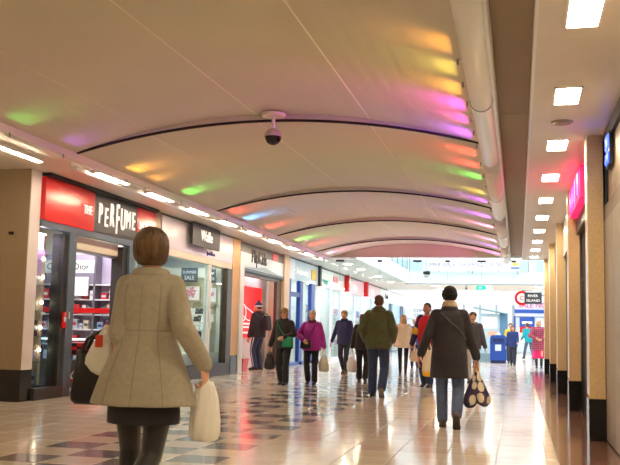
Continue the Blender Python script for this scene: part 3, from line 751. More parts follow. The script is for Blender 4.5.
balustrade('glass balustrade across the far upper bridge', ((-5.1, 43.4), (3.3, 43.4)), 6)
# centre name board on the bridge
nb = thing('name_board', 'long pale name board of the shopping centre on the upper bridge', 'sign', (-2.0, 43.1, 4.15))
box('board', M('name_board_white', (236, 242, 248), .4), nb, -4.25, .1, 43.05, 43.15, 4.12, 4.66)
text('lettering', 'UPPER WALK  SHOPPING CENTRE', .2, (-2.45, 43.045, 4.3), '-y', M('pale_rose_print', (168, 128, 152), .5), nb, .82, .004)
for x in (-4.2, -2.1, 0): box('bracket', steel_m, nb, x - .03, x + .03, 43.15, 43.3, 4.0, 4.6)
box('badge', M('gold_print', (240, 200, 80), .4), nb, -.22, .0, 43.03, 43.05, 4.36, 4.5)
box('badge_band', M('violet_blue_print', (90, 110, 190), .4), nb, -.32, .08, 43.03, 43.05, 4.22, 4.29)
# upper far shop wall details
for i, x in enumerate((-6.8, -4.6, -2.4, -0.2, 2.0)):
    t = thing('upper_window', 'tall upper floor shop window behind the bridge, %s from the left' % ('first', 'second', 'third', 'fourth', 'fifth')[i], 'window', (x, 57.35, 3.7))
    MB().box(x - 1.0, x + 1.0, 57.34, 57.4, 3.7, 6.2).build('frame', whitegloss, t); MB().box(x - .9, x + .9, 57.32, 57.34, 3.8, 6.1).build('pane', M('pale_glazing', (204, 218, 224), .15), t)
t = thing('ceiling_bracket_light', 'round pendant speaker hanging in the atrium beside the name board', 'speaker', (-3.1, 32.0, 3.3))
MB().cap((-3.15, 32, 3.32), (-3.15, 32, 3.22), .13, .13, 14, False).build('rim', dark_m, t); MB().ell((-3.15, 32, 3.17), (.1, .1, .07)).build('bowl', cool_m, t, True)
MB().cap((-3.15, 32, 3.32), (-3.15, 32, 4.15), .008, .008, 6).build('cable', steel_m, t)
# exit sign and small unit hung below the bridge
t = thing('exit_sign', 'small green exit sign under the far bridge', 'sign', (-1.75, 44.6, 3.3))
box('board', E('exit_green', (30, 180, 150), .8), t, -1.98, -1.5, 44.58, 44.62, 3.3, 3.5); box('arrow', signw, t, -1.85, -1.72, 44.57, 44.58, 3.37, 3.43)
t = thing('hanging_camera', 'small dark camera under the far bridge left of the exit sign', 'camera', (-2.5, 44.6, 3.3))
MB().cap((-2.46, 44.6, 3.52), (-2.46, 44.6, 3.42), .03, .03, 8, False).build('stem', steel_m, t); MB().cap((-2.46, 44.75, 3.38), (-2.46, 44.45, 3.35), .06, .05, 10).build('body', dark_m, t)

# smoke curtain: glass panes hung from clips at the end of the vault
sc_ = thing('smoke_curtain', 'hanging glass smoke curtain at the end of the vaulted ceiling', 'glass panel', (-3.0, 28.5, 3.45))
edges = [-7.1, -5.6, -4.3, -3.1, -2.15, -1.1, -.12, 1.1]
for a, b in zip(edges, edges[1:]): MB().box(a + .006, b - .006, 28.50, 28.512, 2.75, 3.44).build('pane', curtain_glass, sc_)
for i, e in enumerate(edges[1:-1]):
    wd2 = .13 if i % 2 == 0 else .07
    MB().box(e - wd2, e + wd2, 28.47, 28.54, 3.38, 3.44).build('clip', M('clip_dark', (60, 52, 66), .4), sc_)
    MB().box(e - .005, e + .005, 28.495, 28.517, 2.75, 3.38).build('joint', M('glass_edge', (150, 190, 184), .2), sc_)

# ---------------- far end shops below the bridge
fs = thing('shop_sign', 'black and white lettered sign over the far left corner shop', 'sign', (-5, 57.3, 2.3))
box('panel', M('far_panel', (206, 214, 220), .4), fs, -7.1, -3.6, 57.28, 57.38, 2.05, 2.75)
text('lettering', 'COMMUNITY', .2, (-5.6, 57.27, 2.45), '-y', dark_m, fs, 1.0, .005); text('lettering', 'CENTRE', .2, (-5.9, 57.27, 2.15), '-y', dark_m, fs, 1.0, .005)
box('blue_badge', blue_m, fs, -4.2, -3.7, 57.26, 57.28, 2.2, 2.6)
def farfront(label, x0, x1, frame, paper, z1=2.0):
    t = thing('shopfront', label, 'shopfront', ((x0+x1)/2, 57.3, 0))
    n = 3
    for i in range(n + 1):
        x = x0 + (x1 - x0) * i / n; box('mullion', frame, t, x - .06, x + .06, 57.25, 57.4, 0, z1)
        if i < n:
            box('pane', M('pale_glazing', (204, 218, 224), .15), t, x + .06, x0 + (x1-x0)*(i+1)/n - .06, 57.33, 57.38, .1, z1 - .05)
            box('window_poster', paper[i % len(paper)], t, x + .25, x0 + (x1-x0)*(i+1)/n - .3, 57.30, 57.33, .7, 1.6)
farfront('far glazed shopfront below the community sign', -7.1, -3.5, whitegloss, [fl, gm[2], gm[3]])
farfront('far glazed shopfront behind the man in the black coat', -3.3, -.3, M('grey_frame', (150, 160, 170), .4), [gm[3], fl, gm[7]], 3.0)
t = thing('shop_sign', 'far blue and white shopfront sign with red lettering behind the bin', 'sign', (.7, 57.2, 2.3))
box('panel', M('lavender_panel', (190, 200, 236), .4), t, -.2, 2.8, 57.24, 57.38, 2.3, 3.3)
box('stripe', blue_m, t, -.2, 2.8, 57.22, 57.24, 2.5, 2.72); text('lettering', 'SALE NOW', .3, (1.1, 57.21, 2.85), '-y', red_m, t, 1, .005)
t = thing('window_poster', 'blue and red poster in the far shop window behind the teal jacket', 'poster', (.6, 57.2, 1.2))
box('sheet', blue_m, t, .1, 1.0, 57.24, 57.3, 1.65, 2.25); box('sheet', red_m, t, .1, 1.0, 57.24, 57.3, 1.3, 1.65); box('text_line', signw, t, .25, .85, 57.22, 57.24, 1.85, 1.98)
farfront('far glazed shopfront at the right end', -.2, 3.0, blue_m, [gm[3], gm[2], fl], 2.3)
# round red-white hanging sign and black shop sign at the atrium corner
t = thing('round_sign', 'round red and white projecting sign beside the black shop sign', 'sign', (.25, 33.2, 2.5))
MB().cap((.14, 33.2, 2.47), (.14, 33.26, 2.47), .26, .26, 24, False).build('disc', red_m, t); MB().cap((.14, 33.19, 2.47), (.14, 33.2, 2.47), .17, .17, 24, False).build('inner_disc', whitegloss, t)
text('lettering', 'C', .16, (.14, 33.185, 2.39), '-y', red_m, t, 1, .003)
box('arm', steel_m, t, .14, 1.0, 33.21, 33.25, 2.72, 2.75)
t = thing('hanging_sign', 'black projecting shop sign with white two line lettering', 'sign', (.5, 32, 2.25))
box('board', M('sign_slate', (58, 62, 68), .4), t, .22, .80, 31.97, 32.03, 2.22, 2.62)
text('lettering', 'RIVER', .085, (.5, 31.965, 2.46), '-y', signw, t, 1.1, .003); text('lettering', 'ISLAND', .085, (.51, 31.965, 2.30), '-y', signw, t, 1.1, .003)
box('arm', steel_m, t, .80, .96, 31.98, 32.02, 2.5, 2.55)
t = column('slim white column behind the black projecting sign', .92, 1.2, 32.0, 32.4, white_m, 3.6, .1)

# kiosk and bin
kx, ky = -1.05, 39.0
t = thing('information_kiosk', 'pale kiosk with picture panel and blue side near the far bin', 'kiosk', (kx, ky, 0))
box('body', M('kiosk_pale', (186, 214, 226), .4), t, -1.6, -.75, ky, ky + .8, .35, 2.02); box('side_panel', M('kiosk_blue', (96, 140, 172), .4), t, -.75, -.42, ky - .02, ky + .8, .1, 2.05)
box('base', M('kiosk_grey', (130, 156, 166), .4), t, -1.75, -.75, ky - .25, ky + .8, 0, .35)
MB().prism([(-1.85, 2.25), (-.5, 2.02), (-.5, 2.06), (-1.85, 2.31)], 'y', ky - .3, ky + .8).build('canopy', M('kiosk_teal', (130, 168, 176), .4), t)
box('picture', M('peach_print', (238, 190, 160), .5), t, -1.25, -.85, ky - .01, ky, 1.05, 1.3); box('picture', M('white_sheet', (244, 246, 246), .5), t, -1.5, -.85, ky - .01, ky, 1.4, 1.9)
by = 37.6
t = thing('litter_bin', 'blue square litter bin with white notice beside the kiosk', 'bin', (-.78, by, 0))
MB().prism([(-1.1, .12), (-.46, .12), (-.46, 1.02), (-.52, 1.12), (-1.04, 1.12), (-1.1, 1.02)], 'y', by - .3, by + .3).build('body', blue_m, t)
box('base', M('navy_base', (24, 42, 92), .4), t, -1.08, -.48, by - .28, by + .28, 0, .12); box('notice', M('notice', (210, 226, 240), .5), t, -.9, -.66, by - .31, by - .3, .5, .75)
box('flap', M('navy_base', (24, 42, 92), .4), t, -1.0, -.56, by - .31, by - .3, .86, 1.0); box('band', M('navy_base', (24, 42, 92), .4), t, -1.11, -.45, by - .31, by + .31, .8, .83)
MB().ell((-.78, by - .06, 1.16), (.1, .1, .06)).build('ash_top', chrome, t, True)

# ================================================================== RIGHT SIDE
wr = structure('wall_right')
cy = [(-2.1, 'first column, behind the viewpoint'), (10.62, 'nearest beige column with black plinth on the right'), (14.71, 'second beige column on the right beside the pink sign'), (19.0, 'third beige column on the right'), (23.3, 'fourth beige column on the right'), (28.0, 'farthest beige column on the right by the atrium')]
for y, l in cy:
    t = column(l, .78, .95, y, y + .34, stone_m, 3.45, .46)
    MB().box(.772, .78, y + .02, y + .32, .5, 3.45).build('side_strip', whitegloss, t)
# shopfronts between the right columns
for k, (ya, yb, l) in enumerate([(10.96, 14.71, 'dark shopfront between the two nearest right columns'), (15.05, 19.0, 'dark shopfront between second and third right columns'), (19.34, 23.3, 'dark shopfront between third and fourth right columns'), (23.64, 28.0, 'dark shopfront before the atrium on the right')]):
    t = thing('shopfront', l, 'shopfront', (1.1, (ya+yb)/2, 0))
    box('fascia', [M('dark_fascia', (66, 60, 58), .35), M('silver_fascia', (190, 190, 196), .3), M('taupe_panel', (120, 112, 104), .4), M('silver_fascia', (190, 190, 196), .3)][k], t, .90, 1.1, ya, yb, 2.75, 3.45)
    box('doorway_frame', black_m, t, .98, 1.1, ya, ya + .2, 0, 2.75); box('doorway_frame', black_m, t, .98, 1.1, yb - .9, yb, 0, 2.75)
    box('rail', dark_m, t, .97, .985, yb - .9, yb, 1.1, 1.16); box('rail', dark_m, t, .97, .985, yb - .9, yb, 2.0, 2.05)
    MB().box(1.03, 1.042, ya + .2, yb - .9, .05, 2.75).build('pane', glass_m, t)
MB().box(3.5, 3.6, -7.2, 29.9, 0, 3.5).build('back_wall', M('dim_shop_wall', (140, 120, 104), .6), wr)
for y in (10.8, 14.9, 19.2, 23.5, 28.2): MB().box(.98, 3.5, y - .08, y + .08, 0, 3.45).build('partition', dark_m, wr)
MB().box(.95, 3.5, 28.3, 29.9, 0, 3.45).build('corner_block', cool_m, wr)
# grey panelled front nearest the camera
t = thing('shopfront', 'grey panelled shopfront at the right edge of the picture', 'shopfront', (1.1, 8, 0))
for i, (ya, yb) in enumerate([(9.72, 10.61), (8.85, 9.7), (8.0, 8.83), (5.0, 7.98), (-7.2, 4.98)]): box('door_panel', gpanel_m, t, .955, 1.02, ya, yb, .02, 2.45)
box('header', M('header_grey', (140, 132, 122), .45), t, .96, 1.1, -7.2, 10.56, 2.45, 2.62); box('fascia', M('fascia_taupe', (170, 160, 146), .4), t, 1.0, 1.1, -7.2, 10.56, 2.62, 3.3)
box('top_rail', dark_m, t, .96, 1.1, -7.2, 10.56, 3.3, 3.45)
box('bottom_rail', dark_m, t, .97, 1.1, -7.2, 10.56, 0.0, .02)
# neon and blue signs
t = thing('neon_sign', 'glowing pink box sign between the nearest right columns', 'sign', (.84, 13.6, 3.0))
pinkE = E('pink_neon', (255, 40, 130), 1.1); pinkD = E('deep_pink_neon', (235, 20, 90), .6)
box('lightbox', pinkD, t, .80, .90, 12.2, 14.55, 2.98, 3.40)
for y in (12.5, 13.1, 13.7, 14.3): box('tube', pinkE, t, .785, .80, y - .16, y + .16, 3.03, 3.36)
t = thing('blue_lamp_sign', 'small blue lit box sign above the grey panelled shopfront', 'sign', (.92, 9.5, 2.95))
bl_ = E('blue_lamp', (40, 80, 255), 1.6)
box('case', black_m, t, .95, .99, 9.85, 10.25, 2.98, 3.33); box('lamp', bl_, t, .935, .95, 9.9, 10.2, 3.17, 3.3); box('lamp', bl_, t, .935, .95, 9.9, 10.2, 3.01, 3.12)

# ================================================================== PEOPLE
BLOBS = []
def blob(name, groups, mat, parent, label=None):
    """groups: [(MB, voxel, smooth iterations)]; each is voxel-fused into one skin, all end up in one mesh"""
    o = bpy.data.objects.new(name, None)
    o = bpy.data.objects.new(name, bpy.data.meshes.new(name)); COL.objects.link(o); o.parent = parent
    o.data.materials.append(mat)
    if label: o['label'] = label
    tmp = []
    for mb, vx, sm in groups:
        t = bpy.data.objects.new('tmp', mb.mesh('tmp')); COL.objects.link(t)
        r = t.modifiers.new('r', 'REMESH'); r.mode = 'VOXEL'; r.voxel_size = vx; r.use_smooth_shade = True
        if sm:
            q = t.modifiers.new('s', 'SMOOTH'); q.factor = 0.5; q.iterations = sm
        tmp.append(t)
    BLOBS.append((o, tmp))
    return o

def ik(a, b, l1, l2, bend):
    a = Vector(a); b = Vector(b); d = b - a; L = min(d.length, (l1 + l2) * .999); u = d.normalized()
    b = a + u * L
    x = (l1*l1 - l2*l2 + L*L) / (2*L); h = math.sqrt(max(0, l1*l1 - x*x))
    n = Vector(bend); n = (n - u * n.dot(u)).normalized()
    return a + u * x + n * h, b

def hand(mb, wrist, d, nrm, side, curl=.5, s=1.0):
    """palm and five fingers; d along the hand, nrm out of the palm, the thumb on the lat side"""
    d = Vector(d).normalized(); nrm = Vector(nrm); nrm = (nrm - d * nrm.dot(d)).normalized()
    lat = d.cross(nrm) * side; w_ = Vector(wrist)
    rot = Matrix((lat, nrm, d)).transposed()
    mb.ell(w_ + d * .052 * s, (.040*s, .016*s, .056*s), 12, 8, rot)
    mb.cap(w_ - d * .03, w_ + d * .03, .026, .024, 8)
    for i, (o, l) in enumerate([(.030, .92), (.010, 1.0), (-.010, .94), (-.029, .76)]):
        p = w_ + d * (.096 - abs(o) * .25) * s + lat * o * s; ang = curl * .6
        for ln, r0, r1 in ((.042, .0090, .0082), (.027, .0082, .0076), (.021, .0076, .0062)):
            q = p + (d * math.cos(ang) + nrm * math.sin(ang)) * ln * l * s
            mb.cap(p, q, r0*s, r1*s, 7); p = q; ang += curl
    p = w_ + d * .028 * s + lat * .028 * s
    for v, ln, r0, r1 in ((d*.65 + lat*.6 + nrm*.35, .042, .012, .0105), (d*.85 + lat*.1 + nrm*.6, .030, .0100, .009), (d*.8 - lat*.2 + nrm*.8, .024, .009, .007)):
        q = p + v.normalized() * ln * s; mb.cap(p, q, r0*s, r1*s, 7); p = q

def fabric(name, rgb, var=.10, vs=14, bump=.25, bs=35, rough=.85): return M(name, rgb, rough, spec=.25, var=var, vscale=vs, bump=bump, bscale=bs, sheen=.15)
skin_m = M('skin', (222, 170, 142), .5, var=.04, vscale=12)
skin2_m = M('skin_ruddy', (204, 142, 112), .5, var=.04, vscale=12)
eye_w = M('eye_white', (236, 232, 228), .3); eye_d = M('eye_dark', (40, 30, 26), .2); lip_m = M('lips', (176, 90, 86), .45)

def foot_mesh(mb, ankle, pitch, yaw=0.0, boot=False, s=1.0, heel=0.0):
    secs = [(-.082, .018, .045), (-.07, .034, .07), (-.03, .040, .092), (.02, .041, .090), (.07, .045, .068), (.12, .048, .050), (.165, .040, .042), (.185, .022, .030)]
    rs = []
    A = Vector(ankle)
    rot = Matrix.Rotation(yaw, 3, 'Z') @ Matrix.Rotation(-pitch, 3, 'X')
    for t, w_, h_ in secs:
        r = []
        for i in range(12):
            a = 2*PI*i/12; x = w_*math.cos(a); z = h_*max(0, math.sin(a)) if math.sin(a) > 0 else 0.012 * math.sin(a)
            r.append(tuple(A + rot @ Vector((x*s, t*s, z*s - .075))))
        rs.append(r)
    mb.rings(rs)
    mb.cap(A + rot @ Vector((0, -.02, -.02)), A + rot @ Vector((0, -.01, .03)), .044, .045, 10)

def person(label, x, y, rz, H, pose, build, face=True, skin=skin_m, vox=.013, hand_vox=.0055):
    P = thing('person', label, 'person', (x, y, 0), rz, 'people in the mall')
    P.scale = (H / 1.7,) * 3
    ORG[P.name] = (0, 0, 0)
    p = dict(fl=(-.09, .02, 0, 0), fr=(.09, -.02, 0, 0), hl=(-.27, .06, .82), hr=(.27, .06, .82), bl=(-.08, -1, -.1), br=(.08, -1, -.1), lean=.02, cl=.45, cr=.45, nl=None, nr=None, dl=None, dr=None, hy=0.0, shw=.165, shz=1.375, hipx=.092)
    p.update(pose); J = {}
    ln = p['lean']
    for s, f, k in ((-1, 'fl', 'L'), (1, 'fr', 'R')):
        fx, fy, lift, pit = p[f]
        hip = Vector((s*p['hipx'], 0, .90)); an = Vector((fx, fy, .085 + lift))
        kn, an = ik(hip, an, .43, .405, (s*.08, 1, 0))
        J[k+'hip'], J[k+'kn'], J[k+'an'] = hip, kn, an; J[k+'pit'] = pit
    for s, h, b, k in ((-1, 'hl', 'bl', 'L'), (1, 'hr', 'br', 'R')):
        sh = Vector((s*p['shw'], ln, p['shz']))
        el, wr_ = ik(sh, p[h], .285, .255, p[b])
        J[k+'sh'], J[k+'el'], J[k+'wr'] = sh, el, wr_
    J['head'] = Vector((0, ln + .02, 1.59))
    body = MB()
    L = lambda z: ln * max(0, (z - .9)) / .5
    body.loft([(z, rx, ry, 0, L(z)) for z, rx, ry in [(.83, .12, .08), (.90, .155, .11), (.98, .155, .11), (1.08, .13, .095), (1.22, .145, .105), (1.34, .15, .10), (1.41, .12, .08), (1.45, .06, .055)]], 20)
    body.cap((0, ln, 1.40), (0, ln + .015, 1.52), .056, .052, 12)
    for k in 'LR':
        body.cap(J[k+'hip'], J[k+'kn'], .082, .054, 12).cap(J[k+'kn'], J[k+'kn'].lerp(J[k+'an'], .35), .053, .054, 12).cap(J[k+'kn'].lerp(J[k+'an'], .35), J[k+'an'], .054, .036, 12)
        body.cap(J[k+'sh'], J[k+'el'], .050, .039, 10).cap(J[k+'el'], J[k+'wr'], .039, .027, 10)
        fm = Matrix.Rotation(-J[k+'pit'], 3, 'X')
        body.cap(J[k+'an'] + fm @ Vector((0, -.03, -.035)), J[k+'an'] + fm @ Vector((0, .10, -.05)), .03, .022, 8)
    hd = MB(); hc = J['head']; HY = Matrix.Rotation(p['hy'], 3, 'Z')
    F = lambda a, b, c: hc + HY @ Vector((a, b, c))
    hd.ell(F(0, -.012, .018), (.076, .094, .095), 18, 12, HY).ell(F(0, .02, -.035), (.062, .072, .078), 16, 10, HY).ell(F(0, .05, -.082), (.036, .034, .026), 10, 7, HY)
    hd.cap(F(0, .086, .012), F(0, .112, -.026), .009, .014, 8).cap(F(-.03, .078, .022), F(.03, .078, .022), .012, .012, 8)
    for s in (-1, 1):
        hd.ell(F(s*.078, -.008, -.005), (.010, .022, .032), 8, 7, HY).ell(F(s*.038, .055, -.025), (.026, .026, .024), 10, 7, HY)
    hd.cap(F(-.018, .083, -.056), F(.018, .083, -.056), .009, .009, 8).cap(F(0, -.03, -.04), (0, ln + .01, 1.45), .05, .054, 12)
    hn = MB()
    for s, k, c, n_, d_ in ((-1, 'L', 'cl', 'nl', 'dl'), (1, 'R', 'cr', 'nr', 'dr')):
        d = p[d_] or (J[k+'wr'] - J[k+'el']); n = p[n_] or (-s, .15, 0)
        hand(hn, J[k+'wr'], d, n, 1 if s < 0 else 1, p[c])
    blob('body', [(body, vox, 3), (hd, .0075, 2), (hn, hand_vox, 1)], skin, P)
    if face:
        for s in (-1, 1):
            MB().ell(F(s*.032, .079, .002), (.013, .008, .008), 10, 7, HY).build('eye', eye_w, P, True, True)
            MB().ell(F(s*.032, .0855, .002), (.006, .004, .006), 8, 6, HY).build('iris', eye_d, P, True, True)
            MB().cap(F(s*.018, .091, .026), F(s*.048, .082, .026), .0042, .003, 6).build('eyebrow', M('brow', (92, 70, 56), .7), P, True, True)
        MB().cap(F(-.018, .092, -.056), F(.018, .092, -.056), .0062, .0062, 8).build('lips', lip_m, P, True, True)
    build(P, J, p, F, L, HY)
    Mw = Matrix.Translation((x, y, 0)) @ Matrix.Rotation(rz, 4, 'Z') @ Matrix.Scale(H / 1.7, 4)
    return P, J, (lambda v: Mw @ Vector(v))

# ---- garments (all in the wearer's own space)
def trousers(P, J, mat, name='trousers', w=1.0, hem=1.0, flare=.062, top=.98):
    mb = MB()
    mb.loft([(.80, .15, .115, 0, 0), (.88, .172, .13, 0, 0), (top, .165, .125, 0, 0)], 20)
    for k in 'LR':
        h, kn, an = J[k+'hip'], J[k+'kn'], J[k+'an']
        end = kn.lerp(an, hem)
        mb.cap(h, kn, .098*w, .072*w, 12).cap(kn, end, .072*w, flare, 12)
    return blob(name, [(mb, .013, 3)], mat, P)
def shoes(P, J, mat, boot=False, sole=None):
    for k in 'LR':
        mb = MB(); foot_mesh(mb, J[k+'an'], J[k+'pit'])
        if boot: mb.cap(J[k+'an'], J[k+'an'].lerp(J[k+'kn'], .62), .048, .058, 12)
        o = blob('boot' if boot else 'shoe', [(mb, .009, 2)], mat, P)
        if sole:
            rot = Matrix.Rotation(-J[k+'pit'], 3, 'X'); A = J[k+'an']; rs = []
            pr = [(-.084, .03), (-.03, .041), (.05, .043), (.12, .048), (.175, .034), (.188, .015)]
            out = [(w_, t) for t, w_ in pr] + [(-w_, t) for t, w_ in reversed(pr)]
            for z in (-.089, -.072): rs.append([tuple(A + rot @ Vector((a, b, z))) for a, b in out])
            q = MB().rings(rs).build('sole', sole, P, False, True)
def coat(P, J, L, mat, secs, sl=(.074, .060, .050), cuff=.93, name='coat', rip=None, vox=.013, sm=3, shoulder=.066, n=28):
    mb = MB()
    mb.loft([(z, rx, ry, 0, L(z) + (oy if oy else 0)) for z, rx, ry, oy in [(t + (0,))[:4] for t in secs]], n, rip)
    for k in 'LR':
        s = -1 if k == 'L' else 1
        mb.cap(J[k+'sh'] + Vector((-s*.06, 0, .005)), J[k+'sh'], shoulder, sl[0], 12)
        mb.cap(J[k+'sh'], J[k+'el'], sl[0], sl[1], 14).cap(J[k+'el'], J[k+'el'].lerp(J[k+'wr'], cuff), sl[1], sl[2], 14)
    return blob(name, [(mb, vox, sm)], mat, P)
def hair(P, F, HY, mat, style='short', name='hair'):
    mb = MB()
    if style == 'short':
        mb.ell(F(0, -.028, .046), (.096, .102, .088), 18, 11, HY).ell(F(0, -.05, -.01), (.088, .066, .07), 14, 9, HY)
    elif style == 'crop':
        mb.ell(F(0, -.022, .036), (.083, .094, .088), 18, 11, HY).ell(F(0, -.045, -.01), (.074, .06, .055), 14, 9, HY)
    elif style == 'bob':
        mb.ell(F(0, -.022, .046), (.096, .104, .088), 20, 12, HY)
        for s in (-1, 1): mb.ell(F(s*.076, .0, -.03), (.026, .06, .09), 12, 9, HY)
        mb.ell(F(0, -.062, -.04), (.075, .045, .085), 14, 9, HY)
    elif style == 'long':
        mb.ell(F(0, -.022, .044), (.094, .102, .088), 20, 12, HY)
        for s in (-1, 1): mb.ell(F(s*.066, -.02, -.08), (.032, .055, .14), 12, 9, HY)
        mb.ell(F(0, -.066, -.09), (.078, .042, .15), 14, 9, HY)
    return blob(name, [(mb, .008, 2)], mat, P)
def beanie(P, F, HY, mat, pom=None, band=None):
    mb = MB(); mb.ell(F(0, -.016, .055), (.094, .108, .092), 20, 12, HY); mb.ell(F(0, -.034, .012), (.092, .094, .066), 18, 9, HY)
    o = blob('hat', [(mb, .008, 2)], mat, P)
    rs = []
    for z, k in ((-.015, 1.0), (-.015, 1.05), (.03, 1.06), (.03, 1.0)):
        rs.append([tuple(F(.093*k*math.cos(2*PI*i/24), -.02 + .106*k*math.sin(2*PI*i/24), z + .02)) for i in range(24)])
    MB().rings(rs, False).build('hat_band', band or mat, P, True, True)
    if pom: MB().ell(F(0, -.02, .165), (.036, .036, .034)).build('pompom', pom, P, True, True)
def collar(P, L, mat, z=1.44, rx=.085, ry=.085, h=.06, name='collar', r=.022):
    pts = [(rx*math.cos(2*PI*i/18), L(z) + .005 + ry*math.sin(2*PI*i/18), z + h*.3*(-math.sin(2*PI*i/18))) for i in range(19)]
    mb = MB(); mb.tube(pts, r, 8); mb.tube([(a*.92, b*.92 + .001, c + h*.5) for a, b, c in pts], r*.9, 8)
    return blob(name, [(mb, .009, 2)], mat, P)
def band_between(P, pts, w_, mat, name):
    mb = MB(); mb.tube(pts, w_, 6); return mb.build(name, mat, P, True, True)

denim = fabric('denim', (86, 102, 134), .16, 18); denimd = fabric('dark_denim', (56, 68, 100), .16, 18)
blackcloth = fabric('black_cloth', (46, 44, 48)); blackwool = fabric('black_wool', (54, 52, 56), .1, 20)
leather = M('black_leather', (26, 24, 26), .35, bump=.2, bscale=50); brownshoe = M('brown_leather', (94, 66, 48), .45)
tan_sole = M('tan_sole', (196, 176, 140), .6)

# ---- bags
def plastic(name, rgb, tr=.35):
    mt = M(name, rgb, .35, spec=.5, var=.05, vscale=9, bump=.5, bscale=22, stretch=(1, 1, .25))
    mt.node_tree.nodes['Principled BSDF'].inputs['Transmission Weight'].default_value = 0.0
    mt.node_tree.nodes['Principled BSDF'].inputs['Subsurface Weight'].default_value = tr * .3
    return mt
def carrier(name, label, top, w_, d_, h_, mat, rz=0.0, cat='bag', sack=False, seed=1, handle_m=None):
    """soft carrier bag hanging from the hand at top"""
    rr = random.Random(seed); ph = [rr.uniform(0, 6.3) for _ in range(4)]
    t = thing(name, label, cat, tuple(top), rz, None); ORG[t.name] = (0, 0, 0)
    hh = h_ * .30
    def rip(a, z): return 1 + .05*math.sin(5*a + ph[0] + z*14) + .045*math.sin(9*a + ph[1] - z*20) + .03*math.sin(14*a + ph[2])
    secs = [(-h_, .30, .30), (-h_*.99, .62, .6), (-h_*.96, .82, .8), (-h_*.86, .97, 1.0), (-h_*.72, 1.0, 1.0), (-h_*.56, .92, .86), (-h_*.42, .74, .62), (-hh, .52, .36), (-h_*.24, .42, .26)]
    if sack: secs = [(-h_, .35, .35), (-h_*.985, .62, .6), (-h_*.95, .85, .85), (-h_*.85, 1.0, 1.0), (-h_*.65, 1.0, .92), (-h_*.45, .90, .74), (-h_*.28, .76, .55), (-h_*.14, .60, .38), (-h_*.05, .46, .25)]; hh = .02
    MB().loft([(z, w_/2*a, d_/2*b, 0, 0) for z, a, b in secs], 40, rip).build('bag_body', mat, t, True)
    for s in (-1, 1):
        pts = [(s*w_*.17, s*.012, -h_*.26), (s*w_*.10, s*.010, -h_*.14), (s*w_*.04, s*.008, -.03), (0, s*.006, .0)]
        MB().tube(pts, [.018, .015, .012, .010], 8).build('handle', handle_m or mat, t, True)
    return t
def tote(name, label, base, w_, d_, h_, mat, rz, straps, taper=.86, strap_m=None, cat='bag', sub=None):
    """structured bag; base = centre of its bottom; straps: list of local point lists"""
    t = thing(name, label, cat, tuple(base), rz); ORG[t.name] = (0, 0, 0)
    mb = MB(); rs = []
    for z, a, b in [(0, .86, .7), (.02, .97, .95), (.10*h_ + .02, 1.0, 1.0), (.5*h_, (1 + taper)/2, .9), (h_*.95, taper, .62), (h_, taper*.98, .5)]:
        r = []
        for i in range(32):
            an = 2*PI*i/32; c, s_ = math.cos(an), math.sin(an); e = .45
            r.append((w_/2*a*math.copysign(abs(c)**e, c), d_/2*b*math.copysign(abs(s_)**e, s_), z))
        rs.append(r)
    mb.rings(rs).build('bag_body', mat, t, True)
    for st in straps: MB().tube(st, .011, 8).build('strap', strap_m or mat, t, True)
    return t

